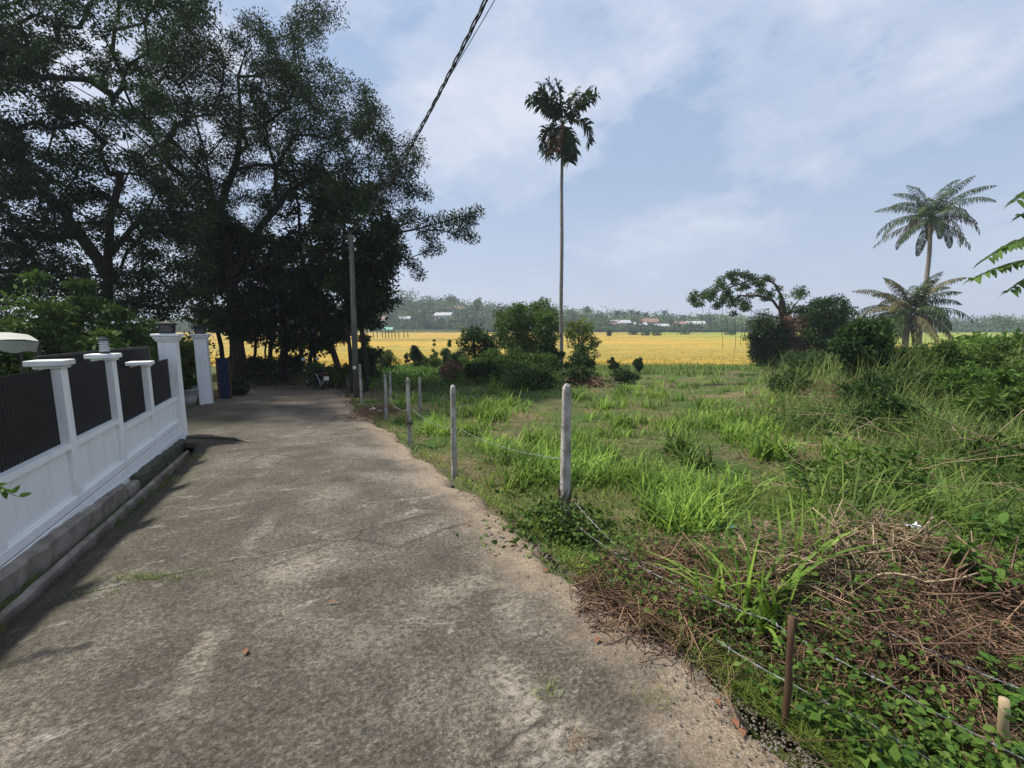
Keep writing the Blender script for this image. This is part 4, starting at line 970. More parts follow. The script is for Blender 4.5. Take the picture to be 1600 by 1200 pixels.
coconut('tall coconut palm with bare leaning trunk at the right edge of the paddy', b, [P(1438, 510, Yc), P(1446, 450, Yc), P(1452, 400, Yc), P(1454.5, 342, Yc)], 4.35, 27, 5, r0=.21)
Yc = 33.0; b = A([P(1412, 570, Yc)[0], Yc, 0]); b[2] = gz(b[0], b[1])
coconut('short coconut palm with thick drooping crown beside the tall palm trunk', b, [P(1415, 530, Yc), P(1420, 490, Yc)], 4.3, 34, 9, r0=.26, nuts=False)

# ================================================================== MIDDLE GROUND TREES AND BUSHES
BM = 'bushes round the clearing'
def bpx(px, py, Yd, wpx, top, label, lmat, n=30, nleaf=140, leaf=(.11, .05), name='bush', flat=.75, ryk=1., r=None):
    b = P(px, py, Yd); z = gz(b[0], b[1]); zt = P(px, top, Yd)[2]; rx = wpx/2*Yd/F
    return bush(name, label, 'bush', b[0], Yd, rx, zt-z, n, nleaf, leaf, lmat, group=BM, z0=z, ry=rx*ryk, flat=flat, r=r)
def mid(name, label, poly, Yd, spread, n, r, nleaf, leaf, lmat, bx, tops, holes=(), seed=0, r0=.12, flat=.7, bark='bark_dark', group=None, twigs=2, trunks=None, tip=.008, cat='tree', mind=.65, extra=()):
    b = A([P(bx, 590, Yd)[0], Yd, 0]); b[2] = gz(b[0], b[1])
    c = crown_pts(poly, Yd, spread, n, r, holes, mind, seed)+list(extra)
    return tree(name, label, cat, b, [b-A([0, 0, .1])]+[P(x_, y_, Yd) for x_, y_ in tops], c, nleaf, leaf, lmat, bark, group, r0=r0, flat=flat, step=.5, tip=tip, twigs=twigs, trunks=trunks, crown='crown' if cat == 'tree' else 'foliage')
mid('round_tree', 'rounded dense green tree left of the tall areca palm trunk', [(776, 500), (780, 485), (800, 476), (826, 466), (850, 470), (868, 485), (870, 520), (862, 548), (840, 556), (800, 552), (780, 530)], 24, 1.5, 120, .42, 130, (.15, .075), 'leaf_mid', 822, [(822, 565), (820, 540), (822, 515)], seed=31, r0=.14)
mid('small_tree', 'small spiky dark tree left of the rounded tree', [(718, 540), (726, 520), (742, 512), (758, 522), (772, 540), (765, 575), (730, 580)], 22, .8, 40, .34, 100, (.22, .06), 'leaf_dark', 742, [(742, 560), (741, 530)], seed=32, r0=.08)
mid('sapling', 'yellow green sapling with flat top right of the areca palm trunk', [(884, 520), (890, 502), (908, 498), (922, 508), (918, 520), (935, 536), (920, 545), (895, 545)], 22, .6, 26, .26, 70, (.16, .07), 'leaf_yellow', 905, [(904, 565), (904, 530), (905, 512)], seed=33, r0=.05)
bpx(653, 575, 29, 27, 538, 'dark round clipped bush in front of the paddy', 'leaf_dark', 30, 150, (.12, .06), name='round_bush')
bpx(698, 570, 31, 24, 535, 'round bush left of the small spiky tree', 'leaf_mid', 24, 130, (.13, .06), name='round_bush')
bpx(678, 570, 32, 14, 541, 'narrow little bush between the two round bushes', 'leaf_mid', 12, 120, name='round_bush')
bpx(676, 575, 28.5, 36, 552, 'low loose bush in front of the narrow little bush', 'leaf_mid', 22, 110)
bpx(604, 575, 27, 40, 542, 'loose leafy bush in front of the paddy, right of the pole', 'leaf_mid', 30, 110)
bpx(634, 570, 33, 10, 545, 'tiny dark bush left of the dark round bush', 'leaf_dark', 8, 90)
bpx(573, 585, 24, 28, 528, 'tall dark conical bush right beside the utility pole', 'leaf_dark', 40, 140)
bpx(718, 585, 24, 42, 545, 'dark bush at the foot of the small spiky tree', 'leaf_dark', 26, 130)
bpx(765, 590, 20, 90, 548, 'broad leafy bush on the mound left of the rounded tree', 'leaf_mid', 60, 170, ryk=.7)
bpx(812, 600, 18.5, 100, 552, 'sprawling bramble bush on the mound below the rounded tree', 'leaf_mid', 70, 170, ryk=.6)
bpx(858, 592, 20, 46, 522, 'dark upright bush against the areca palm trunk', 'leaf_dark', 50, 150)
bpx(905, 598, 20.5, 52, 540, 'dark leafy bush right of the areca palm trunk', 'leaf_dark', 46, 150)
bpx(785, 595, 18.5, 70, 560, 'fresh green low bush between the bramble and the broad leafy bush', 'leaf_bright', 40, 150, ryk=.6)
bpx(705, 605, 17.8, 46, 566, 'brownish dry bush hollow at the left end of the mound', 'twig_red', 40, 120, (.10, .03), name='dry_bush')
bpx(752, 610, 17, 60, 568, 'dark bramble bush low on the left of the mound', 'leaf_dark', 40, 150, ryk=.6)
bpx(832, 615, 15.8, 90, 578, 'low dark creeper bush at the front of the mound', 'leaf_olive', 50, 150, ryk=.5)
bpx(900, 612, 16.5, 60, 574, 'brown green scrub bush at the foot of the areca palm', 'leaf_olive', 40, 130, ryk=.6)
bpx(958, 590, 26, 20, 560, 'small dark round bush at the edge of the yellow paddy', 'leaf_dark', 18, 120)
bpx(998, 590, 27, 18, 559, 'smaller dark round bush furthest right by the paddy edge', 'leaf_dark', 16, 120)
bpx(978, 600, 20, 44, 576, 'low bush with brown stems below the small round bushes', 'leaf_olive', 26, 120)
bpx(1190, 590, 34, 26, 552, 'low bush at the paddy edge left of the arching tree', 'leaf_dark', 18, 110)
# dry heap at the palm foot
# arching tree
Ya = 27.0
arch = [(1080, 466), (1086, 458), (1098, 460), (1106, 455), (1118, 450), (1130, 446), (1126, 436), (1140, 430), (1152, 426), (1165, 428), (1176, 432), (1150, 440), (1166, 446), (1180, 440), (1190, 444), (1136, 458), (1150, 466), (1144, 476), (1158, 470), (1172, 462), (1190, 456), (1203, 462), (1112, 466), (1094, 474), (1202, 436), (1130, 470), (1120, 478), (1165, 480), (1215, 450)]
ex = [(*P(a, b, Ya+random.uniform(-1.3, 1.3)), .30) for a, b in arch]+[(*P(a+random.uniform(-6, 8), b+random.uniform(-6, 14), Ya+random.uniform(-1.6, 1.6)), .28) for a, b in arch]
bw = A([P(1216, 590, Ya)[0], Ya, 0]); bw[2] = gz(bw[0], bw[1])
body = crown_pts([(1168, 545), (1172, 500), (1196, 488), (1218, 495), (1232, 470), (1246, 450), (1262, 462), (1268, 490), (1262, 560), (1240, 570), (1190, 570)], Ya, 1.4, 80, .40, [(1178, 530, 6, 6)], .62, 41)
tree('arching_tree', 'vine covered tree with one long limb arching left over the paddy', 'tree', bw, [bw-A([0, 0, .1]), P(1220, 540, Ya), P(1226, 500, Ya), P(1222, 470, Ya)], ex+body, 150, (.14, .06), 'leaf_olive', 'vine_brown', None, r0=.40, flat=.6, step=.5, tip=.012, twigs=3,
     trunks=[[P(1226, 500, Ya), P(1222, 466, Ya), P(1212, 445, Ya), P(1196, 434, Ya), P(1176, 436, Ya), P(1150, 446, Ya), P(1120, 456, Ya), P(1090, 464, Ya)], [P(1224, 490, Ya), P(1208, 470, Ya), P(1185, 462, Ya), P(1155, 462, Ya)], [P(1226, 500, Ya), P(1240, 480, Ya), P(1250, 466, Ya)]])
bpx(1240, 580, 26.2, 80, 488, 'reddish brown mat of dead vines between the arching tree and the dense tree', 'twig_red', 60, 170, (.16, .035), name='vine_thicket', ryk=.5, r=.5)
bpx(1200, 580, 26.0, 66, 500, 'dark leafy skirt of creeper at the foot of the arching tree', 'leaf_dark', 50, 150, (.15, .07), name='creeper_mass', ryk=.6)
for i, (px, y0, y1) in enumerate([(1128, 470, 545), (1137, 468, 520), (1150, 472, 560), (1159, 480, 540), (1098, 475, 505), (1172, 470, 530), (1110, 470, 500)]):
    a = P(px, y0, Ya+.2*i-.6); e = P(px+random.uniform(-3, 3), y1, Ya+.2*i-.6)
    tag(MB().tube([a+(e-a)*t+A([.05*math.sin(9*t+i), 0, 0]) for t in np.linspace(0, 1, 12)], .012, 4, False).build('hanging_vine', 'vine_brown', loc=a), 'thin vine strand hanging from the arching tree limb', 'vine', 'vine strands hanging from the arching limb')
mid('dense_tree', 'dark dense tree right of the arching tree', [(1256, 520), (1262, 480), (1282, 468), (1306, 464), (1326, 472), (1338, 484), (1326, 505), (1318, 545), (1280, 560), (1258, 550)], 26, 1.3, 90, .42, 140, (.15, .075), 'leaf_dark', 1290, [(1290, 560), (1292, 520), (1298, 490)], seed=42, r0=.16)
mid('broadleaf_shrub', 'glossy broad leaved shrub standing in front of the dark dense tree', [(1304, 540), (1312, 515), (1330, 512), (1345, 498), (1362, 512), (1378, 504), (1388, 535), (1380, 560), (1398, 590), (1380, 620), (1340, 630), (1325, 590), (1330, 565)], 10.6, .8, 95, .18, 75, (.14, .06), 'leaf_dark', 1352, [(1352, 590), (1350, 550), (1350, 520)], seed=43, r0=.05, cat='shrub', tip=.006)
for a_ in [(1425, 600, 10.5, 100, 540, 'tall dark weedy shrub on the bank below the short coconut palm', 'leaf_dark'), (1500, 610, 9.2, 130, 535, 'wide leafy shrub on the bank left of the right edge bush', 'leaf_mid'), (1265, 600, 13.5, 90, 552, 'dark weedy shrub on the bank below the vine thicket', 'leaf_dark'), (1350, 660, 8.2, 90, 590, 'dark shrub in the middle of the right bank', 'leaf_dark'), (1395, 690, 6.4, 120, 628, 'dark leafy bush low in the hollow of the right bank', 'leaf_dark'), (1490, 650, 8.0, 110, 575, 'yellow green bush on the right bank below the skyline', 'leaf_bright'), (1235, 640, 10.5, 80, 585, 'olive weedy bush at the left shoulder of the right bank', 'leaf_olive'), (1300, 690, 7.6, 80, 640, 'brown green tangled bush at the front of the right bank', 'leaf_olive'),
           (1540, 780, 4.8, 130, 700, 'dark tangled bush near the right edge above the fresh grass', 'leaf_dark'), (1440, 770, 5.0, 90, 718, 'leafy bush low on the right bank beside the fresh grass', 'leaf_mid'), (1600, 640, 7.0, 120, 560, 'bright leafy bush at the extreme right of the bank', 'leaf_bright'), (1270, 770, 5.0, 90, 738, 'low leafy weed bush between the clearing and the brush heap', 'leaf_mid')]:
    bpx(*a_[:5], a_[5], a_[6], 44, 120, (.085, .034), ryk=.8)
bpx(1440, 590, 15, 60, 545, 'tall weedy bush in front of the coconut palm trunks', 'leaf_olive', 34, 110, (.16, .04))
bpx(1275, 590, 19, 90, 548, 'weedy bush below the dark dense tree', 'leaf_olive', 44, 110, (.16, .045))
bpx(1560, 600, 11.5, 150, 528, 'large leafy bush at the right edge in front of the far paddy', 'leaf_bright', 80, 100, (.20, .075))
bpx(1700, 600, 11, 160, 500, 'tall leafy bush beyond the right edge', 'leaf_mid', 70, 120, (.18, .07))
bpx(1490, 610, 10.5, 90, 562, 'low weedy bush on the right bank', 'leaf_olive', 40, 110, (.15, .05))
bpx(1410, 640, 8.5, 110, 590, 'dark tangled bush in the hollow of the right bank', 'leaf_olive', 60, 140, (.12, .045), ryk=.7)
bpx(1560, 700, 6.2, 150, 610, 'weedy green bush low on the right bank', 'leaf_mid', 60, 130, (.11, .045), ryk=.7)
# near tree whose sprays enter at the right edge
tr = A([6.6, 5.0, 0]); tr[2] = gz(tr[0], tr[1])
sprays = [(1590, 312, 1640, 290), (1598, 335, 1660, 330), (1545, 402, 1650, 360), (1524, 434, 1640, 405), (1580, 452, 1660, 420), (1575, 385, 1660, 372)]
rt = empty('feathery_tree', tr, 'tree just outside the right edge whose leafy sprays hang into view', 'tree')
tp = P(1800, 330, 4.9)
qb = QB(); V, Q = tube([tr-A([0, 0, .1]), (tr+tp)/2+A([.1, 0, 0]), tp, tp+A([.1, .1, 1.0])], [.09, .07, .055, .03], 10); qb.add(V, Q)
lq = QB()
for (x1, y1, x0, y0) in sprays+[(1700, 250, 1790, 260), (1850, 380, 1800, 330), (1900, 300, 1810, 300), (1720, 420, 1790, 350)]:
    a = P(x0, y0, 4.6); e = P(x1, y1, 4.4); V, Q = tube([tp, (tp+a)/2+A([0, 0, .1]), a], [.02, .014, .009], 5); qb.add(V, Q)
    k = 15; t = np.linspace(0, 1, k); C = a+(e-a)*t[:, None]+A([0, 0, 1.])*(.06*4*t*(1-t))[:, None]; V, Q = tube(C, np.linspace(.008, .002, k), 4); qb.add(V, Q)
    T = unit(e-a); sd_ = unit(np.cross(T, A([0, 0, 1.])))
    for sg in (-1, 1):
        n_ = k-1; d = T*.7+sd_*sg*.75+A([0, 0, -.55])+rng.normal(0, .12, (n_, 3)); V, Q = leaves2(C[1:], d, .13*rng.uniform(.8, 1.15, n_), .045, nrm=np.repeat(A([[0, .5, 1.]]), n_, 0), fold=.1); lq.add(V, Q, rep(rng.uniform(0, 1, n_), 4))
    V, Q = leaves(C[-1:], A([T]), .12, .045); lq.add(V, Q, .6)
qb.build('trunk', 'bark_grey', rt, smooth=True); lq.build('crown', 'leaf_bright', rt)
# little sprig at left edge in front of the wall
sg_ = empty('leafy_sprig', (-2.62, 1.62, gz(-2.62, 1.62)), 'small leafy twig poking into the left edge in front of the white wall', 'sprig')
e = P(30, 776, 2.3); a = P(-140, 740, 2.2); bb = A([-3.3, 2.1, -.05])
qb = QB(); V, Q = tube([bb, (bb+a)/2+A([-.05, 0, .05]), a, (a+e)/2+A([0, 0, .03]), e], [.008, .007, .005, .003, .0015], 5); qb.add(V, Q); qb.build('stem', 'bark_grey', sg_)
t = rng.uniform(0, 1, 46); C = a+(e-a)*t[:, None]+A([0, 0, .03])*(4*t*(1-t))[:, None]; d = rng.normal(size=(46, 3))*A([1, 1, .6])+unit(e-a)*.6; V, Q = leaves2(C, d, .055, .028); quads('foliage', V, Q, 'leaf_bright', sg_, rnd=rep(rng.uniform(0, 1, 46), 4))
# ================================================================== FAR SIDE OF THE PADDY
def crowns_mesh(C, nl, leaf, seed=0):
    """C rows: x y z(ground) radius height"""
    C = np.asarray(C); cc = np.repeat(C, nl, 0); m = len(cc)
    g = unit(rng.normal(size=(m, 3)))*rng.uniform(.2, 1, (m, 1))**.6
    lob = 1+.22*np.sin(g[:, 0]*5+cc[:, 0])*np.cos(g[:, 1]*4+cc[:, 1])
    r = cc[:, 3]; h = cc[:, 4]
    pos = np.stack([cc[:, 0]+g[:, 0]*r*lob, cc[:, 1]+g[:, 1]*r*lob, cc[:, 2]+h*.56+g[:, 2]*h*.46*lob], 1)
    d = g+rng.normal(size=(m, 3))*.5; L = leaf*rng.uniform(.6, 1.3, m)
    V, Q = leaves(pos, d, L, L*.75, fold=.2)
    return V, Q, np.repeat(rng.uniform(0, .7, len(C)), nl)+rng.uniform(0, .3, m)
Cs = []
for row, (yy, n_, hh) in enumerate([(240, 230, 6.0), (252, 190, 8.5), (268, 170, 10), (290, 150, 11), (318, 130, 12)]):
    for i in range(n_):
        x = -230+640*(i+rng.uniform(-.5, .5))/n_; y = yy+rng.normal(0, 3.5)
        k = 1.0 if x < 60 else .85
        if row == 0 and rng.uniform() < .1: continue
        h = hh*rng.uniform(.55, 1.15)*k; Cs.append((x, y, gz(x, y)-.4, h*rng.uniform(.38, .6), h))
V, Q, R_ = crowns_mesh(Cs, 120, 1.15)
tag(quads('distant_woodland', V, Q, 'leaf_far', rnd=R_), 'low wooded belt closing the far side of the yellow paddy', 'woodland', kind='stuff')
# low scrub hem along the paddy edge of the wood
k = 26000; x = rng.uniform(-230, 410, k); y = rng.normal(236, 2.0, k); V, Q = leaves(np.stack([x, y, gh(x, y)+rng.uniform(0, 2.6, k)**1.0], 1), rng.normal(size=(k, 3)), 1.0, .8)
tag(quads('distant_scrub', V, Q, 'leaf_far', rnd=rng.uniform(0, 1, k)), kind='stuff')
def far_tree(px, top, Yd, wpx, label, mat='leaf_far', group=None, bare=.35):
    b = P(px, 500, Yd); zg = gz(b[0], b[1]); zt = P(px, top, Yd)[2]; r = wpx/2*Yd/F; H = zt-zg
    root = empty('distant_tree', (b[0], Yd, zg), label, 'tree', group)
    tp = A([b[0], Yd, zg+H*.8]); qb = QB(); V, Q = tube([(b[0], Yd, zg-.5), (b[0]+.2, Yd, zg+H*.4), tp], [.35, .28, .15], 7); qb.add(V, Q)
    C = []
    for i in range(8):
        a = i*2.4; rr = r*.55*rng.uniform(.5, 1.1); c = A([b[0]+rr*math.cos(a), Yd+rr*math.sin(a), zg+H*(bare+.2+.38*rng.uniform(0, 1))]); C.append((c[0], c[1], c[2]-r*.4, r*.5, r*.9))
        V, Q = tube([(b[0], Yd, zg+H*.4), c], [.14, .05], 5); qb.add(V, Q)
    C.append((b[0], Yd, zg+H-r*.9, r*.45, r*.9)); qb.build('trunk', 'bark_dark', root)
    V, Q, R_ = crowns_mesh(C, 70, .95); quads('crown', V, Q, mat, root, rnd=R_)
for px, top, Yd, w_, lb in [(633, 460, 262, 60, 'broad pale green far tree crowning the left hill'), (588, 473, 255, 50, 'far tree on the hill nearest the utility pole'), (706, 463, 270, 30, 'tall far tree standing proud left of the spiky far tree'), (746, 467, 265, 16, 'slim spiky far tree sticking above the wooded hill'),
                            (672, 470, 265, 44, 'round topped far tree between the broad pale tree and the tall one'), (808, 478, 272, 18, 'thin far tree just above the rounded green tree'), (893, 485, 280, 20, 'far round tree right of the areca palm trunk'), (917, 480, 275, 12, 'narrow far tree poking above the belt right of the areca palm'),
                            (1570, 500, 200, 40, 'dark far tree near the right edge of the horizon'), (1120, 497, 285, 40, 'far tree behind the arching limb'), (1420, 508, 300, 40, 'far tree between the two coconut palms')]:
    far_tree(px, top, Yd, w_, lb)
def far_palm(px, top, Yd):
    b = P(px, 500, Yd); zg = gz(b[0], Yd); zt = P(px, top, Yd)[2]
    root = empty('distant_palm', (b[0], Yd, zg), 'far coconut palm rising out of the woodland behind the paddy', 'palm tree', 'far coconut palms in the wooded belt')
    tp = A([b[0]+rng.normal(0, .5), Yd, zt-2.4]); V, Q = tube([(b[0], Yd, zg-.3), (b[0]+rng.normal(0, .3), Yd, (zg+zt)/2), tp], [.3, .24, .2], 6); quads('trunk', V, Q, 'palm_bark', root)
    qb = QB()
    for i in range(16):
        az = i*2.4; el = 1.2-1.7*i/15; p = tp.copy(); pts = [p.copy()]
        for s in range(5): p = p+A([math.cos(az)*math.cos(el), math.sin(az)*math.cos(el), math.sin(el)])*.85; el -= .38; pts.append(p.copy())
        pts = np.array(pts); sd_ = A([-math.sin(az), math.cos(az), -.5])
        V = np.concatenate([np.stack([q+sd_*wd*A([1, 1, 1]), q, q-sd_*wd*A([1, 1, -1])]) for q, wd in zip(pts, [.12, .5, .6, .5, .35, .05])]); 
        qb.add(V, [(3*s+j, 3*s+j+1, 3*s+4+j, 3*s+3+j) for s in range(5) for j in (0, 1)], rng.uniform(0, 1))
    qb.build('crown', 'palm_leaf', root)
for px, top, Yd in [(962, 482, 262), (977, 484, 270), (985, 481, 275), (996, 483, 268), (1007, 485, 262), (940, 488, 258), (1040, 482, 290), (1066, 490, 270), (1100, 492, 275), (855, 490, 262), (775, 480, 262), (786, 484, 268), (660, 480, 250), (575, 482, 250), (900, 494, 255), (1210, 496, 280), (1500, 506, 270), (1540, 507, 280)]: far_palm(px, top, Yd)
def house(px, py, Yd, wid, hgt, label, wm='far_wall', rm='far_roof', rz=0., dep=6):
    b = P(px, py, Yd); zg = gz(b[0], Yd); 
    root = empty('distant_house', (b[0], Yd, zg), label, 'house', 'houses in the far woodland'); root_z = zg
    mb = MB(); mb.box((b[0], Yd, zg+hgt/2-1.5), (wid, dep, hgt+3), rz); mb.build('wall', wm, root)
    c, s = math.cos(rz), math.sin(rz)
    def T(x, y, z): return (b[0]+x*c-y*s, Yd+x*s+y*c, zg+z)
    hw, hd = wid/2+.5, dep/2+.6; rh = hgt*.5
    rf = MB().add([T(-hw, -hd, hgt-.1), T(hw, -hd, hgt-.1), T(hw, hd, hgt-.1), T(-hw, hd, hgt-.1), T(-hw, 0, hgt+rh), T(hw, 0, hgt+rh)], [(0, 1, 5, 4), (2, 3, 4, 5), (0, 4, 3), (1, 2, 5), (3, 2, 1, 0)]); rf.build('roof', rm, root)
    for wx in np.linspace(-wid*.33, wid*.33, 3):
        t = T(wx, -dep/2-.03, hgt*.5); hh = 1.9 if abs(wx) < .1 else 1.1
        MB().box((t[0], t[1], zg+(hh/2 if hh > 1.5 else hgt*.55)), (.95, .12, hh), rz).build('door' if hh > 1.5 else 'window', 'dark_opening', root)
for a in [(590, 503, 239, 9, 3.2, 'pinkish roofed far house nearest the utility pole', 'far_wall', 'far_roof', .2), (634, 510, 241, 5, 2.6, 'little white far house low behind the paddy left of the hill tree', 'far_wall_white', 'far_roof_grey', .1),
          (694, 500, 246, 9, 3.2, 'white metal roofed far house half hidden on the wooded hill', 'far_wall_white', 'far_roof_grey', -.2), (712, 491, 262, 10, 3.5, 'pink roofed far house higher on the wooded hill', 'far_wall', 'far_roof', .1), (955, 506, 243, 5, 2.8, 'small white far house at the left of the village row', 'far_wall_white', 'far_roof', 0.),
          (969, 506, 245, 10, 3.2, 'long cream far house in the village row', 'far_wall', 'far_roof_grey', .05), (1000, 509, 241, 6, 2.8, 'low white far house right of the long cream one', 'far_wall_white', 'far_roof_grey', -.1), (1015, 505, 247, 8, 3.8, 'taller pinkish far house in the middle of the village row', 'far_wall', 'far_roof', .15),
          (1034, 511, 240, 6, 2.4, 'low grey roofed far house below the taller pinkish one', 'far_wall_white', 'far_roof_grey', 0.), (1061, 507, 243, 5, 3.2, 'small peach far house toward the right of the village row', 'far_wall', 'far_roof', .1), (1086, 509, 242, 9, 3.4, 'cream gabled far house at the right of the village row', 'far_wall', 'far_roof_grey', -.2)]:
    house(*a)
# open shed with green roof
b = P(607, 518, 228); r = empty('field_shed', (b[0], 228, -2.0), 'little green roofed open shed at the far edge of the paddy', 'shed')
zt = P(607, 514, 228)[2]
MB().add([(b[0]-2.6, 226, zt-.3), (b[0]+2.6, 226, zt-.3), (b[0]+2.6, 230, zt-.3), (b[0]-2.6, 230, zt-.3), (b[0]-2.6, 228, zt+.9), (b[0]+2.6, 228, zt+.9)], [(0, 1, 5, 4), (2, 3, 4, 5), (0, 4, 3), (1, 2, 5), (3, 2, 1, 0)]).build('roof', 'roof_green', r)
for sx in (-2.3, 2.3):
    for sy in (226.4, 229.6): MB().box((b[0]+sx, sy, (zt-.3-2.1)/2), (.2, .2, zt-.3+2.1)).build('post', 'wood_brown', r)
# stakes standing in the paddy
for i, (px, hgt) in enumerate([(583, 1.4), (589, 2.3), (597, 1.9), (602, 2.3), (607, 2.4), (612, 2.1), (617, 2.3), (623, 1.8), (631, 2.2), (637, 1.9)]):
    b = P(px, 521, 120+i%3); x_, y_ = b[0], 120+i%3
    tag(MB().tube([(x_, y_, -2.1), (x_+.05, y_, -1.2), (x_+.02, y_, -2.0+hgt+.5)], [.12, .11, .09], 6).build('paddy_stake', 'bark_dark', loc=(x_, y_, -2.0)), 'dark stake standing in the yellow paddy left of the round bushes', 'stake', 'stakes standing in the yellow paddy')
for px, py, lb, w_ in [(953, 526, 'tiny dark bush alone in the yellow paddy', 1.6), (988, 524, 'dark low bush in the paddy near the village row, left one', 4), (1003, 525, 'dark low bush in the paddy near the village row, middle one', 5), (1020, 525, 'dark low bush in the paddy near the village row, right one', 5), (1067, 523, 'small dark bush in the paddy below the gabled far house', 4), (1140, 524, 'small dark bush in the paddy behind the hanging vines', 4)]:
    y_ = 3.6/((py-510)/F)*.93; b = P(px, py, y_); C = [(b[0]+rng.normal(0, w_*.2), y_+rng.normal(0, .3), -2., w_*.3, 2.2) for _ in range(3)]
    root = empty('paddy_bush', (b[0], y_, -2), lb, 'bush'); V, Q, R_ = crowns_mesh(C, 80, .5); quads('foliage', V, Q, 'leaf_dark', root, rnd=R_); MB().tube([(b[0], y_, -2.1), (b[0], y_, -1)], .08, 6).build('stem', 'bark_dark', root)

# ================================================================== GROUND COVER
def nz2(x, y, s, o=0.): return np.array([mn.noise((a*s, b*s, o)) for a, b in zip(x, y)])
def fan(n, y0, y1, u0, u1, p=1.0):
    y = 1/rng.uniform(1/y1, 1/y0, n); x = y*rng.uniform(u0, u1, n)+rng.normal(0, .15, n); return x, y
def cleared(x, y, m=.0): return (x > road_r(y)+m)
bank = lambda x, y: np.clip((x-(.50*y+.9+.5*np.sin(y*1.3)))/.9, 0, 1)*np.clip((y-2.2)/.8, 0, 1)
# 1 mixed short grass
x, y = fan(150000, 1.3, 40, -.75, 1.6); ok = cleared(x, y, .03) & ~((x < -3) & (y > 15) & (x < -.42*y+1)); x, y = x[ok], y[ok]
pn = nz2(x, y, .55)+.5*nz2(x, y, 1.7, 3); dr = x-road_r(y)
keep = rng.uniform(size=len(x)) < np.clip(.75+pn*1.8, .12, 1)*np.clip(.15+dr*1.2, .1, 1); x, y, pn = x[keep], y[keep], pn[keep]
h = (.05+.10*np.clip(pn+.35, 0, 1))*rng.uniform(.6, 1.5, len(x))*(1+.25*np.clip(y/20, 0, 1)); V, Q = blades(ground_pts(x, y, -.01), h, .004+.0011*y, rng.uniform(.2, 1.1, len(x)), segs=2)
tag(quads('short_grass', V, Q, 'grass_mixed', rnd=rep(rng.uniform(0, 1, len(x)), 2)), kind='stuff')
# 2 dry straw litter lying on the soil
x, y = fan(60000, 1.2, 30, -.7, 1.5); ok = cleared(x, y, -.10); x, y = x[ok], y[ok]; pn = nz2(x, y, .55)+.5*nz2(x, y, 1.7, 3); dr = x-road_r(y)
keep = rng.uniform(size=len(x)) < np.clip(.42-pn*1.4+np.clip(.5-dr, 0, .5)*.7, .05, 1)*np.clip(.12+np.abs(dr)*3, 0, 1); x, y = x[keep], y[keep]
d = rng.normal(size=(len(x), 3))*A([1, 1, .16]); V, Q = sticks(ground_pts(x, y, .012), d, rng.uniform(.05, .22, len(x))*(1+y*.02), .0012+.00045*y, .2)
tag(quads('straw_litter', V, Q, 'twig_dry', rnd=rep(rng.uniform(0, 1, len(x)), 6)), kind='stuff')
# 3 small leafy weeds
x, y = fan(26000, 1.3, 16, -.5, 1.5); ok = cleared(x, y, .05); x, y = x[ok], y[ok]; pn = nz2(x, y, .9, 7)
dr = x-road_r(y); keep = rng.uniform(size=len(x)) < np.clip(pn*2.2+.15+.55*np.exp(-((dr-.35)/.3)**2)*(nz2(x, y, 1.6, 11) > -.1), 0, 1); x, y = x[keep], y[keep]
pos = ground_pts(x, y, 0); pos[:, 2] += rng.uniform(.01, .16, len(x)); d = rng.normal(size=pos.shape)*A([1, 1, .35]); L = rng.uniform(.025, .06, len(x))*(1+y*.03)
V, Q = leaves(pos, d, L, L*.62, nrm=A([0, 0, 1.])+rng.normal(0, .45, pos.shape))
tag(quads('leafy_weeds', V, Q, 'leaf_mid', rnd=rng.uniform(0, 1, len(x))), kind='stuff')
# 4 broad bladed grass tufts over the clearing
def tufts(cx, cy, nb, hh, ww, spread, lean=(.25, .95)):
    n = len(cx); X_ = np.repeat(cx, nb)+rng.normal(0, spread, n*nb); Y_ = np.repeat(cy, nb)+rng.normal(0, spread, n*nb)
    H = np.repeat(hh*rng.uniform(.7, 1.25, n), nb)*rng.uniform(.55, 1.15, n*nb)
    return blades(ground_pts(X_, Y_, -.02), H, ww*rng.uniform(.7, 1.3, n*nb), rng.uniform(lean[0], lean[1], n*nb), segs=4), n*nb
x, y = fan(3200, 3.4, 26, -.35, 1.2); ok = cleared(x, y, .5) & (bank(x, y) < .5); x, y = x[ok], y[ok]; pn = nz2(x, y, .55, 21)+.8*nz2(x, y, 1.5, 5)
keep = (rng.uniform(size=len(x)) < np.clip(pn*4-.1, 0, 1)*np.clip(.3+y/11, 0, 1)); x, y = x[keep], y[keep]
far_ = y > 9
for sel, nb, hh, ww, nm in ((~far_, 20, .36, .034, 'broad_grass'), (far_, 16, .40, .046, 'broad_grass')):
    (V, Q), m_ = tufts(x[sel], y[sel], nb, hh, ww, .10); tag(quads(nm, V, Q, 'grass_bright', rnd=rep(np.repeat(rng.uniform(0, .6, m_//nb), nb)+rng.uniform(0, .4, m_), 4)), kind='stuff')
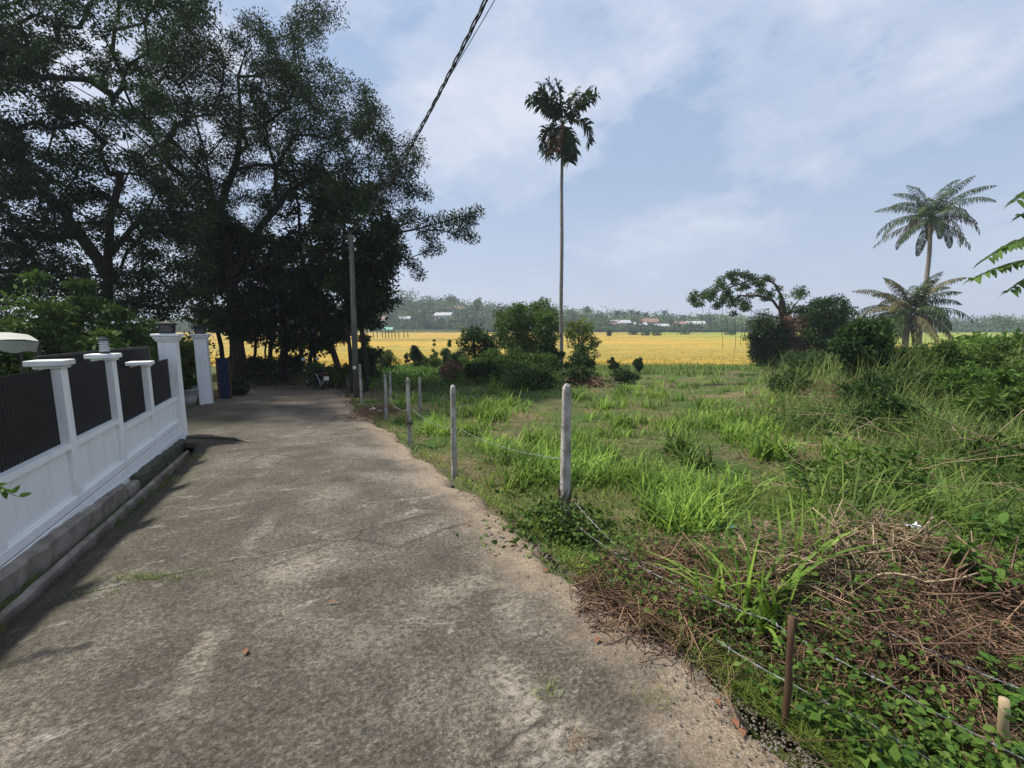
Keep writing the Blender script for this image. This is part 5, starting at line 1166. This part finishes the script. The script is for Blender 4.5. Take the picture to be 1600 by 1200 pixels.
# 5 tall grass of the right bank
x, y = fan(90000, 2.6, 30, .35, 2.3); b_ = bank(x, y); keep = rng.uniform(size=len(x)) < b_*np.clip(.75+nz2(x, y, .7, 2)*.9, .25, 1); x, y = x[keep], y[keep]
hn = .44+.42*np.clip(nz2(x, y, .5, 9)+.3, 0, 1); hn = hn*np.clip(.45+(y-3)/7, .45, 1.15)*(1+.45*np.clip((y-7)/2, 0, 1)*(y < 17))
V, Q = blades(ground_pts(x, y, -.02), hn*rng.uniform(.6, 1.35, len(x)), .006+.0011*y, rng.uniform(.15, 1.2, len(x)), segs=3)
tag(quads('bank_grass', V, Q, 'grass_pale', rnd=rep(rng.uniform(0, 1, len(x)), 3)), kind='stuff')
x, y = fan(17000, 2.7, 20, .45, 2.2); keep = rng.uniform(size=len(x)) < bank(x, y)*np.clip(.5+nz2(x, y, .8, 4)*1.6, .0, 1); x, y = x[keep], y[keep]
V, Q = blades(ground_pts(x, y, 0), rng.uniform(.3, .85, len(x)), .022+.001*y, rng.uniform(.3, 1.2, len(x)), segs=4)
tag(quads('bank_broad_grass', V, Q, 'grass_deep', rnd=rep(rng.uniform(0, 1, len(x)), 4)), kind='stuff')
# leafy scramblers between the bank grass
x, y = fan(60000, 2.5, 16, .5, 2.2); keep = rng.uniform(size=len(x)) < np.clip(bank(x, y), 0, 1)*np.clip(nz2(x, y, .9, 13)*2.4+.35, 0, 1); x, y = x[keep], y[keep]
pos = ground_pts(x, y); pos[:, 2] += rng.uniform(.03, .55, len(x))*np.clip(.6+nz2(x, y, 1.1, 31)*1.5, .1, 1.2); L = rng.uniform(.045, .085, len(x))*(1+.03*y); V, Q = leaves(pos, rng.normal(size=pos.shape)*A([1, 1, .5]), L, L*.5)
tag(quads('scrambling_weeds', V, Q, 'leaf_mid', rnd=rng.uniform(0, 1, len(x))), kind='stuff')
# fallen pale reed stalks on the bank
x, y = fan(420, 3.5, 14, .5, 2.0); keep = bank(x, y) > .4; x, y = x[keep], y[keep]; d = rng.normal(size=(len(x), 3))*A([1, .6, .22])+A([.5, 0, 0])
V, Q = sticks(ground_pts(x, y, .28), d, rng.uniform(.4, 1.3, len(x)), .003+.0004*y, .12); tag(quads('reed_stalks', V, Q, 'twig_dry', rnd=rep(rng.uniform(.4, 1, len(x)), 6)), kind='stuff')
# bright fresh grass patch lower right
k = 20000; x = rng.uniform(2.2, 7.0, k); y = rng.uniform(.3, 4.6, k); keep = (x > .62*y+.35) & ((y > 2.55) | (x > 2.9)); x, y = x[keep], y[keep]
V, Q = blades(ground_pts(x, y), rng.uniform(.16, .46, len(x)), rng.uniform(.006, .014, len(x)), rng.uniform(.2, 1.1, len(x)), segs=3); tag(quads('fresh_grass', V, Q, 'grass_bright', rnd=rep(rng.uniform(0, 1, len(x)), 3)), kind='stuff')
# weeds under the wires (dark, leafy)
k = 3700; t = rng.uniform(0, 1, k); y = 1.25+2.6*t**1.1; x = road_r(y)+.12+np.abs(rng.normal(0, .55, k))*(1.1-.5*t); pos = ground_pts(x, y); pos[:, 2] += rng.uniform(0, .46, k)**1.2
keep = nz2(x, y, 2.1, 40) > -.08; pos = pos[keep]; L = rng.uniform(.018, .042, len(pos)); V, Q = leaves2(pos, rng.normal(size=pos.shape)*A([1, 1, .4]), L, L*.66, nrm=A([0, 0, 1.])+rng.normal(0, .5, pos.shape))
tag(quads('verge_weeds', V, Q, 'leaf_mid', rnd=rep(rng.uniform(0, 1, len(pos)), 4)), kind='stuff')
k = 5000; y = 1/rng.uniform(1/14, 1/1.2, k); x = road_r(y)+.02+np.abs(rng.normal(0, .13, k)); V, Q = blades(ground_pts(x, y, .0), rng.uniform(.03, .13, k), .004+.0008*y, rng.uniform(.3, 1.2, k), segs=2)
keep = rep(nz2(x, y, 2.2, 50) > .0, 2); vk = np.repeat(nz2(x, y, 2.2, 50) > 0, 6)
tag(quads('verge_grass', V, Q[keep], 'grass_mixed', rnd=rep(rng.uniform(0, 1, k), 2)[keep]), kind='stuff')
# greener, taller grass between the clearing and the paddy
k = 26000; y = rng.uniform(22, 38.5, k); x = rng.uniform(-14, 34, k); keep = (x > -.33*y) & (nz2(x, y, .25, 60)+(y-30)*.08 > -.15); x, y = x[keep], y[keep]
V, Q = blades(ground_pts(x, y, -.03), rng.uniform(.25, .6, len(x)), .05, rng.uniform(.2, 1, len(x)), segs=2); tag(quads('field_edge_grass', V, Q, 'grass_deep', rnd=rep(rng.uniform(.2, 1, len(x)), 2)), kind='stuff')
# named grass clumps
def clump(px, py, n, h, w, label, mat='grass_bright', spread=.12, Yd=None, lean=(.15, 1.0), segs=6):
    g = on(px, py); N_ = n; pos = np.repeat(g[None], N_, 0)+rng.normal(0, spread, (N_, 3))*A([1, 1, 0]); pos[:, 2] = gh(pos[:, 0], pos[:, 1])-.02
    w *= 1.45; V, Q = blades(pos, h*1.1*rng.uniform(.55, 1.1, N_), w*rng.uniform(.7, 1.25, N_), rng.uniform(lean[0], lean[1], N_), segs=segs, droop=.8)
    o = quads('grass_clump', V, Q, mat, loc=g, rnd=rep(rng.uniform(0, 1, N_), segs)); tag(o, label, 'grass clump', 'broad bladed grass clumps')
for a in [(925, 735, 70, .48, .028, 'bright grass clump just right of the nearest post'), (1060, 712, 110, .55, .03, 'big dark grass clump in the middle of the clearing'), (1085, 730, 70, .45, .028, 'grass clump leaning on the big dark clump'), (1196, 722, 90, .55, .034, 'grass clump with wide pale blades at the foot of the bank'), (1150, 690, 60, .45, .03, 'grass clump left of the wide bladed clump'),
          (985, 745, 50, .35, .024, 'small grass clump between the bright clump and the big dark one'), (1155, 765, 60, .38, .024, 'low grass clump in front of the wide bladed clump'), (1020, 790, 40, .32, .022, 'little grass clump behind the brown heap'), (790, 635, 70, .40, .03, 'grass clump in front of the bramble mound'), (740, 680, 60, .40, .026, 'grass clump right of the slim second post'),
          (835, 690, 70, .40, .028, 'grass clump left of the nearest post'), (900, 625, 50, .42, .03, 'grass clump beyond the nearest post top'), (770, 655, 60, .42, .03, 'grass clump between the slim post and the mound'), (970, 665, 60, .38, .028, 'grass clump in the middle distance beside bare soil'), (1270, 790, 60, .35, .02, 'grass clump near the leafy weeds of the lower bank'), (1340, 745, 50, .35, .02, 'short grass clump on the lower bank')]:
    clump(*a[:6], mat='grass_deep' if 'dark' in a[5] else 'grass_bright')
# foreground broad leaved clump: long strap leaves
def strap(name, label, g, specs, mat):
    qb = QB()
    for (dx, dy, az, h, w, lean) in specs:
        p = A([[g[0]+dx, g[1]+dy, gz(g[0]+dx, g[1]+dy)-.02]]); V, Q = blades(p, h*.95, w*1.3, lean*.8, az=A([az]), segs=9, droop=.75); qb.add(V, Q, rng.uniform(.2, 1))
    return tag(qb.build(name, mat, loc=g), label, 'grass clump')
g = on(1175, 985); sp = []
for i in range(46): sp.append((rng.normal(0, .11), rng.normal(0, .09), rng.uniform(0, 6.28), rng.uniform(.35, .78), rng.uniform(.024, .042), rng.uniform(.15, 1.0)))
sp += [(-.02, -.08, -1.9, .62, .05, 1.0), (.0, -.05, -2.3, .70, .045, .95), (.10, .0, -.1, .85, .045, .85), (.12, .0, .15, .8, .04, .75), (-.1, 0, 3.0, .8, .035, .8), (-.12, .02, 2.7, .75, .03, .9), (-.02, 0, 1.8, .8, .035, .15), (.03, 0, -.6, .75, .04, .2), (-.05, 0, 2.2, .72, .035, .25)]
strap('strap_leaf_clump', 'large foreground clump of long arching strap leaves behind the barbed wire', g, sp, 'grass_bright')
g = on(1245, 960); strap('strap_leaf_clump', 'upright strap leaved clump right beside the large foreground clump', g, [(rng.normal(0, .08), rng.normal(0, .08), rng.uniform(0, 6.28), rng.uniform(.3, .65), rng.uniform(.02, .034), rng.uniform(.1, .7)) for _ in range(22)], 'grass_bright')
# leafy plants at the right edge
def leafy_plant(px, py, h, n, L, label, mat='leaf_bright', spread=.25):
    g = on(px, py); r = empty('leafy_plant', g, label, 'plant'); st = QB(); lf = QB()
    for i in range(n):
        a = rng.uniform(0, 6.28); tip = g+A([math.cos(a)*spread*rng.uniform(.2, 1), math.sin(a)*spread*rng.uniform(.2, 1), h*rng.uniform(.5, 1.05)]); k = 9; t = np.linspace(0, 1, k); C = g+(tip-g)*t[:, None]+A([0, 0, .1*h])*(t*(1-t)*4)[:, None]
        V, Q = tube(C, np.linspace(.006, .002, k), 4); st.add(V, Q)
        m_ = 14; tt = rng.uniform(.25, 1, m_); B = np.stack([np.interp(tt, t, C[:, q]) for q in range(3)], 1); d = rng.normal(size=(m_, 3))*A([1, 1, .3]); Ls = L*rng.uniform(.7, 1.2, m_); V, Q = leaves2(B, d, Ls, Ls*.55, nrm=A([0, 0, 1.])+rng.normal(0, .35, (m_, 3)), fold=.12); lf.add(V, Q, rep(rng.uniform(0, 1, m_), 4))
    st.build('stem', 'wood_brown', r); lf.build('foliage', mat, r)
for a in [(1590, 905, .42, 14, .10, 'large leaved bright plant at the right edge above the brush pile'), (1520, 1000, .3, 12, .06, 'small leaved plant at the right of the brush pile'), (1250, 770, .4, 16, .07, 'leafy plant at the foot of the bank in the middle right'), (1320, 800, .4, 16, .07, 'leafy plant right behind the brown heap'), (1440, 775, .4, 16, .07, 'leafy plant low on the right bank'),
          (1500, 1185, .14, 8, .04, 'bright weed under the lowest wires at the bottom right'), (1595, 1140, .24, 7, .055, 'leafy weed at the extreme lower right corner'), (1310, 1160, .12, 6, .032, 'small weed right of the wooden stake foot'), (1255, 1110, .16, 7, .035, 'dark leaved weed behind the wooden stake')]:
    leafy_plant(*a)
# creeper round the nearest post
g = pA[0]; cr_ = empty('creeper', g, 'leafy green creeper smothering the foot of the nearest fence post', 'creeper')
k = 900; a = rng.uniform(0, 6.28, k); rr = np.abs(rng.normal(0, .30, k))+.05; z = np.exp(-rr*3.2)*rng.uniform(0, .52, k); pos = np.stack([g[0]+rr*np.cos(a)*1.1, g[1]+rr*np.sin(a)*.8, 0*z], 1); pos[:, 2] = gh(pos[:, 0], pos[:, 1])+z+.01
L = rng.uniform(.03, .065, k); V, Q = leaves2(pos, rng.normal(size=pos.shape)*A([1, 1, .5]), L, L*.7); quads('foliage', V, Q, 'leaf_mid', cr_, rnd=rep(rng.uniform(0, 1, k), 4))
st = MB()
for i in range(14):
    a = rng.uniform(0, 6.28); st.tube([g+A([.35*math.cos(a), .3*math.sin(a), .03]), g+A([.1*math.cos(a), .1*math.sin(a), .1]), g+A([.07*math.cos(a+1.5), .07*math.sin(a+1.5), .28]), g+A([.065*math.cos(a+3), .065*math.sin(a+3), .5])], .004, 4)
st.build('stem', 'wood_brown', cr_)
# brambles over the central mound and bright weeds left of it
k = 30000; x = rng.uniform(-4.2, 4.6, k); y = rng.uniform(14.6, 21.5, k); mnd = np.exp(-((x-.1)/3.2)**2-((y-18)/2.4)**2); keep = rng.uniform(size=k) < mnd*1.2*np.clip(.6+1.5*nz2(x, y, .8, 71), .05, 1); x, y, mnd = x[keep], y[keep], mnd[keep]
pos = ground_pts(x, y); pos[:, 2] += rng.uniform(.02, 1, len(x))*mnd*(.45+.5*np.clip(nz2(x, y, .7, 81)+.3, 0, 1)); L = rng.uniform(.08, .16, len(x)); V, Q = leaves(pos, rng.normal(size=pos.shape)*A([1, 1, .4]), L, L*.5, nrm=A([0, 0, 1.])+rng.normal(0, .5, pos.shape))
tag(quads('brambles', V, Q, 'leaf_mid', rnd=np.clip(.5+nz2(x, y, .9, 91)*.9+rng.normal(0, .15, len(x)), 0, 1)), kind='stuff')
k = 22000; x = rng.uniform(-15, -1, k); y = rng.uniform(17, 35, k); keep = (x > road_r(y)+1.0) & (x > -.36*y+.2) & (x < -.1*y+.5) & (nz2(x, y, .5, 61) > -.25); x, y = x[keep], y[keep]
pos = ground_pts(x, y); pos[:, 2] += rng.uniform(.02, .45, len(x)); L = rng.uniform(.10, .2, len(x)); V, Q = leaves(pos, rng.normal(size=pos.shape)*A([1, 1, .6]), L, L*.45)
tag(quads('bright_weeds', V, Q, 'leaf_bright', rnd=rng.uniform(0, 1, len(x))), kind='stuff')
# brush piles
def pile(px, py, sx, sy, h, n, label, mat, rr=(.002, .006), LL=(.15, .6), z0=None):
    g = on(px, py); k = n; q = rng.normal(0, 1, (k, 2)); q = np.clip(q, -2, 2); x = g[0]+q[:, 0]*sx*.5; y = g[1]+q[:, 1]*sy*.5
    top = h*np.exp(-(q[:, 0]**2+q[:, 1]**2)*.45); pos = ground_pts(x, y); pos[:, 2] += rng.uniform(.05, 1, k)*top; d = rng.normal(size=(k, 3))*A([1, .8, .28])
    L = rng.uniform(*LL, k); V, Q = sticks(pos-unit(d)*L[:, None]*.5, d, L, rng.uniform(*rr, k), .42)
    o = quads('brush_pile', V, Q, mat, loc=g, rnd=rep(rng.uniform(0, 1, k), 6)); return tag(o, label, 'brush pile', 'heaps of cut dry brush behind the wires')
pile(1390, 925, .62, .42, .26, 950, 'heap of pale dry cut stems at the right behind the barbed wire', 'twig_dry')
pile(1520, 990, .5, .4, .2, 450, 'reddish brown tangle of dead stems right of the pale stem heap', 'twig_red')
pile(1190, 850, .8, .5, .10, 1600, 'low flat heap of brown chopped straw behind the strap leaved clump', 'twig_dry', (.0015, .004), (.04, .22))
pile(1040, 940, .5, .4, .12, 1400, 'brown root mat at the verge left of the strap leaved clump', 'twig_red', (.0015, .005), (.06, .35))
pile(1340, 1040, .7, .4, .18, 700, 'dark twiggy tangle hanging under the middle barbed wire', 'twig_red', (.0015, .004), (.15, .6))
pile(915, 610, .9, .6, .3, 220, 'brown brush heap at the foot of the areca palm', 'twig_red', (.008, .02), (.4, 1.6))
pile(1340, 660, 1.6, 1.2, .4, 500, 'brown dead brush heap in the hollow of the right bank', 'twig_red', (.004, .009), (.3, 1.0))
pile(592, 642, .6, 1.6, .10, 900, 'reddish leaf litter bank at the lane edge by the utility pole', 'twig_red', (.004, .009), (.08, .35))
pile(1015, 905, .45, .4, .20, 700, 'brown tangle of roots and stems at the verge beyond the creeper', 'twig_red', (.0015, .005), (.08, .45))
pile(1110, 975, .45, .35, .22, 900, 'matted brown stems heaped at the verge in front of the strap leaved clump', 'twig_red', (.0015, .005), (.08, .45))
pile(1265, 965, .45, .35, .24, 700, 'tangle of pale and brown stalks behind the wooden stake', 'twig_dry', (.0015, .005), (.1, .5))
pile(1440, 1080, .6, .35, .2, 600, 'dark fallen stems under the wires at the lower right', 'twig_red', (.0015, .005), (.1, .5))
def log(px0, py0, px1, py1, Yd, r, mat, label, z=None):
    a = P(px0, py0, Yd); b = P(px1, py1, Yd*.93); pts = [a+(b-a)*t+A([0, 0, .02*math.sin(t*7)])+rng.normal(0, .006, 3) for t in np.linspace(0, 1, 8)]
    tag(MB().tube(pts, [r, r*.95, r*.9, r*.88, r*.8, r*.75, r*.6, r*.35], 8).build('branch', mat, loc=a, smooth=True), label, 'branch')
log(1322, 1035, 1385, 1062, 1.95, .014, 'bamboo_pale', 'broken branch with a pale cut end hanging under the upper wire')
log(1300, 1000, 1375, 1060, 1.9, .006, 'wood_brown', 'thin brown branch slanting across the upper wire')
log(1350, 905, 1530, 900, 2.25, .007, 'bamboo_pale', 'long pale stick lying along the top of the stem heap')
log(1470, 960, 1380, 1060, 2.1, .006, 'bamboo_pale', 'forked pale twig standing out of the stem heap')
log(945, 872, 995, 905, 2.85, .012, 'wood_brown', 'short dead branch poking from the verge beside the creeper')
log(1345, 628, 1380, 658, 9.5, .035, 'bamboo_pale', 'pale broken pole lying on the right bank')
log(852, 582, 868, 590, 18.0, .09, 'bamboo_pale', 'short sawn stump end showing pale on the mound')
# litter and leaves
def scrap(px, py, s, mat, name, label, cat, dz=.01):
    g = on(px, py); g[2] = max(g[2], base_h(0, g[1]) if g[0] < road_r(g[1]) else g[2])+dz; n = 6; vs = []
    for i in range(n):
        for j in range(n): vs.append((g[0]+(i/(n-1)-.5)*s*1.3+rng.normal(0, s*.04), g[1]+(j/(n-1)-.5)*s+rng.normal(0, s*.04), g[2]+abs(rng.normal(0, s*.16))))
    m_ = MB().add(vs+[(a, b, c+.0015) for a, b, c in vs], [(i*n+j, (i+1)*n+j, (i+1)*n+j+1, i*n+j+1) for i in range(n-1) for j in range(n-1)]+[(36+i*n+j+1, 36+(i+1)*n+j+1, 36+(i+1)*n+j, 36+i*n+j) for i in range(n-1) for j in range(n-1)])
    tag(m_.build(name, mat, loc=g, smooth=True), label, cat)
scrap(588, 641, .28, 'white_plastic', 'plastic_bag', 'white crumpled plastic bag on the reddish litter by the pale post', 'litter', .05)
scrap(1372, 1185, .07, 'blue_plastic', 'plastic_wrapper', 'crumpled blue wrapper in the weeds under the lowest wire', 'litter', .07)
scrap(1142, 857, .05, 'green_plastic', 'plastic_scrap', 'pale green plastic scrap on the brown straw heap', 'litter', .10)
scrap(956, 920, .05, 'white_plastic', 'plastic_scrap', 'small white plastic scrap at the shaded verge', 'litter', .04)
scrap(1415, 925, .06, 'white_plastic', 'plastic_scrap', 'white plastic scrap caught in the pale stem heap', 'litter', .28)
def dead_leaf(px, py, s, label, mat='dead_leaf_red'):
    g = on(px, py); g[2] = base_h(0, g[1])+.014; a = rng.uniform(0, 6.28); V, Q = leaves(g[None], A([[math.cos(a), math.sin(a), .15]]), s, s*.6, nrm=A([[.1, 0, 1.]]), fold=.25)
    V = np.concatenate([V, V+A([0, 0, .001])]); o = quads('dead_leaf', V, [[0, 1, 2, 3], [7, 6, 5, 4]], mat, loc=g); tag(o, label, 'leaf', 'dead leaves on the lane')
for a in [(514, 944, .05, 'red brown dead leaf lying alone near the middle of the lane'), (383, 1027, .05, 'orange dead leaf on the left half of the lane'), (857, 892, .06, 'curled orange leaf at the lane edge below the creeper'), (1143, 1125, .06, 'orange dead leaf on the sandy verge left of the stake'), (1158, 1142, .05, 'brown dead leaf beside the orange one near the stake'), (1115, 1095, .05, 'dull dead leaf on the sandy lane edge'), (935, 1000, .05, 'brown leaf on the sandy lane edge beyond the root mat'), (735, 822, .05, 'pale dead leaf on the lane edge short of the nearest post')]: dead_leaf(*a)
# tufts growing in joints of the lane and along the kerb
def road_tuft(px, py, n, h, label, sp=(.10, .02), mat='grass_mixed'):
    g = G(px, py); pos = np.repeat(g[None], n, 0)+rng.normal(0, 1, (n, 3))*A([sp[0], sp[1], 0]); pos[:, 2] = base_h(0, pos[:, 1])-.005; V, Q = blades(pos, h*rng.uniform(.5, 1.2, n), .0045, rng.uniform(.3, 1.2, n), segs=3)
    tag(quads('weed_tuft', V, Q, mat, loc=g, rnd=rep(rng.uniform(0, 1, n), 3)), label, 'weed', 'small weeds growing in cracks of the lane')
road_tuft(232, 903, 260, .05, 'strip of green grass in the lane joint left of centre', (.13, .03))
road_tuft(150, 925, 80, .035, 'sparse mossy grass at the outer end of the lane joint', (.13, .03))
road_tuft(300, 893, 50, .03, 'few blades in the lane joint right of the green strip', (.12, .02))
road_tuft(855, 1082, 40, .06, 'small weed in the lane crack near the bottom centre', (.04, .03))
road_tuft(900, 1160, 60, .09, 'dry straw tuft on the lane near the bottom centre', (.03, .03), 'grass_dry')
road_tuft(770, 925, 20, .03, 'tiny weed in a crack right of the lane centre', (.03, .03))
road_tuft(300, 718, 120, .10, 'weeds at the kerb end by the driveway', (.12, .2)); road_tuft(272, 755, 120, .08, 'weeds along the short mossy kerb', (.06, .2)); road_tuft(200, 822, 80, .05, 'thin weeds at the kerb lip beside the broken stone', (.06, .18))
road_tuft(1025, 1095, 40, .07, 'green weed at the sandy lane edge', (.05, .05)); road_tuft(750, 850, 30, .05, 'small green weed at the lane edge short of the post', (.05, .05))
# gravel and grit on the lane edge
k = 3600; y = 1/rng.uniform(1/16, 1/1.1, k); x = road_r(y)-np.abs(rng.normal(0, .16, k))+.08; x[:110] = road_l(y[:110])+rng.uniform(0, 1, 110)*(road_r(y[:110])-road_l(y[:110]))
s = rng.uniform(.0012, .0042, k)*(1+y*.12); base8 = A([(a, b, c) for c in (0, .8) for a, b in ((-1, -.8), (1, -1), (.8, 1), (-1, .9))]); V = np.stack([x, y, base_h(x, y)+.010], 1)[:, None, :]+base8[None]*s[:, None, None]*rng.uniform(.6, 1.3, (k, 1, 3)); b0 = np.arange(k)[:, None]*8
Q = np.concatenate([b0+A(q) for q in ([4, 5, 6, 7], [0, 1, 5, 4], [1, 2, 6, 5], [2, 3, 7, 6], [3, 0, 4, 7])], 1).reshape(-1, 4); tag(quads('gravel', V.reshape(-1, 3), Q, 'dry_stone'), kind='stuff')
# leaf litter on the soil under the big trees
k = 7000; x = rng.uniform(-14, -3, k); y = rng.uniform(11.5, 21, k); ok = (x > road_r(y)-.3) | (y > 16.5); x, y = x[ok], y[ok]; L = rng.uniform(.05, .11, len(x)); V, Q = leaves(ground_pts(x, y, .03), rng.normal(size=(len(x), 3))*A([1, 1, .12]), L, L*.55, nrm=A([0, 0, 1.])+rng.normal(0, .3, (len(x), 3)))
tag(quads('leaf_litter', V, Q, 'twig_red', rnd=rng.uniform(0, 1, len(x))), kind='stuff')
HAZE = True
if HAZE:
    hb = MB().box((0, 295, 18), (1260, 760, 50)); o = hb.build('haze', 'white_paint'); tag(o, kind='stuff'); o.data.materials.clear()
    m_ = bpy.data.materials.new('haze_air'); m_.use_nodes = True; nt_ = m_.node_tree; nt_.nodes.clear(); pv = nt_.nodes.new('ShaderNodeVolumePrincipled'); pv.inputs['Color'].default_value = (.78, .86, 1, 1); pv.inputs['Density'].default_value = .0007; pv.inputs['Anisotropy'].default_value = .2
    oo = nt_.nodes.new('ShaderNodeOutputMaterial'); nt_.links.new(pv.outputs[0], oo.inputs['Volume']); o.data.materials.append(m_)
# ================================================================== CAMERA, LIGHT, SKY
cam = bpy.data.cameras.new('camera'); co = bpy.data.objects.new('camera', cam); COL.objects.link(co); S.camera = co
cam.sensor_width = 36; cam.lens = 36*F/1600; cam.clip_end = 6000; cam.clip_start = .05
co.location = (0, 0, CZ); co.rotation_euler = (math.pi/2-TH, 0, 0)
SUN_EL = math.radians(58); SUN_AZ = math.radians(-72)      # azimuth from +Y, negative = to the left
sd = A([math.sin(SUN_AZ)*math.cos(SUN_EL), math.cos(SUN_AZ)*math.cos(SUN_EL), math.sin(SUN_EL)])
sl = bpy.data.lights.new('sun', 'SUN'); sl.energy = 5.0; sl.angle = math.radians(3.5); sl.color = (1, .95, .86)
so = bpy.data.objects.new('sun', sl); COL.objects.link(so); so.rotation_euler = Vector(sd).to_track_quat('Z', 'Y').to_euler(); so.location = (-20, 20, 40)
w = bpy.data.worlds.new('World'); S.world = w; w.use_nodes = True; nt = w.node_tree; nt.nodes.clear(); n, l = nt.nodes, nt.links
sky = n.new('ShaderNodeTexSky'); sky.sky_type = 'NISHITA'; sky.sun_disc = False; sky.sun_elevation = SUN_EL; sky.sun_rotation = SUN_AZ
sky.dust_density = 2.5; sky.air_density = 1.0
tc = n.new('ShaderNodeTexCoord'); sp = n.new('ShaderNodeSeparateXYZ'); l.new(tc.outputs['Generated'], sp.inputs[0])
zr = ramp(n, [(0.0, (6.0, 6.7, 7.8)), (.10, (5.0, 5.8, 7.3)), (.30, (3.9, 5.0, 6.9)), (.7, (3.1, 4.4, 6.9))]); l.new(sp.outputs[2], zr.inputs[0])
col = mixc(n, l, .78, sky.outputs[0], zr.outputs[0])
ad = n.new('ShaderNodeMath'); ad.operation = 'ADD'; ad.inputs[1].default_value = .22; l.new(sp.outputs[2], ad.inputs[0])
mx = n.new('ShaderNodeMath'); mx.operation = 'MAXIMUM'; mx.inputs[1].default_value = .05; l.new(ad.outputs[0], mx.inputs[0])
dv = n.new('ShaderNodeVectorMath'); dv.operation = 'DIVIDE'; l.new(tc.outputs['Generated'], dv.inputs[0])
cx = n.new('ShaderNodeCombineXYZ'); [l.new(mx.outputs[0], cx.inputs[i]) for i in range(3)]; l.new(cx.outputs[0], dv.inputs[1])
mp = mapping(n, l, dv.outputs[0], (1.05, .95, .4), (0, 0, math.radians(-34))); mp.node.inputs['Location'].default_value = (1.55, .1, 2.0)
cl = noise_node(n, l, 1.5, 9, .58, mp, .15); cr = ramp(n, [(.45, 0.), (.54, .45), (.66, .95)]); cr.color_ramp.interpolation = 'EASE'; l.new(cl.outputs[0], cr.inputs[0])
zf = ramp(n, [(.02, 0.), (.25, .7), (.45, 1.)]); l.new(sp.outputs[2], zf.inputs[0])
ml = n.new('ShaderNodeMath'); ml.operation = 'MULTIPLY'; l.new(cr.outputs[0], ml.inputs[0]); l.new(zf.outputs[0], ml.inputs[1])
cl2 = noise_node(n, l, 2.6, 6, .55, mp, .2); ccr = ramp(n, [(.3, (5.0, 5.7, 7.1)), (.68, (7.2, 7.5, 8.3))]); l.new(cl2.outputs[0], ccr.inputs[0])
col = mixc(n, l, ml.outputs[0], col, ccr.outputs[0])
bg = n.new('ShaderNodeBackground'); bg.inputs[1].default_value = .093; l.new(col, bg.inputs[0])
ow = n.new('ShaderNodeOutputWorld'); l.new(bg.outputs[0], ow.inputs[0])
S.view_settings.view_transform = 'Standard'; S.view_settings.look = 'None'; S.view_settings.exposure = .32; S.view_settings.gamma = 1
S.cycles.max_bounces = 8; S.cycles.diffuse_bounces = 3; S.cycles.glossy_bounces = 2; S.cycles.transmission_bounces = 4; S.cycles.transparent_max_bounces = 4; S.cycles.volume_bounces = 0
S.cycles.use_denoising = True
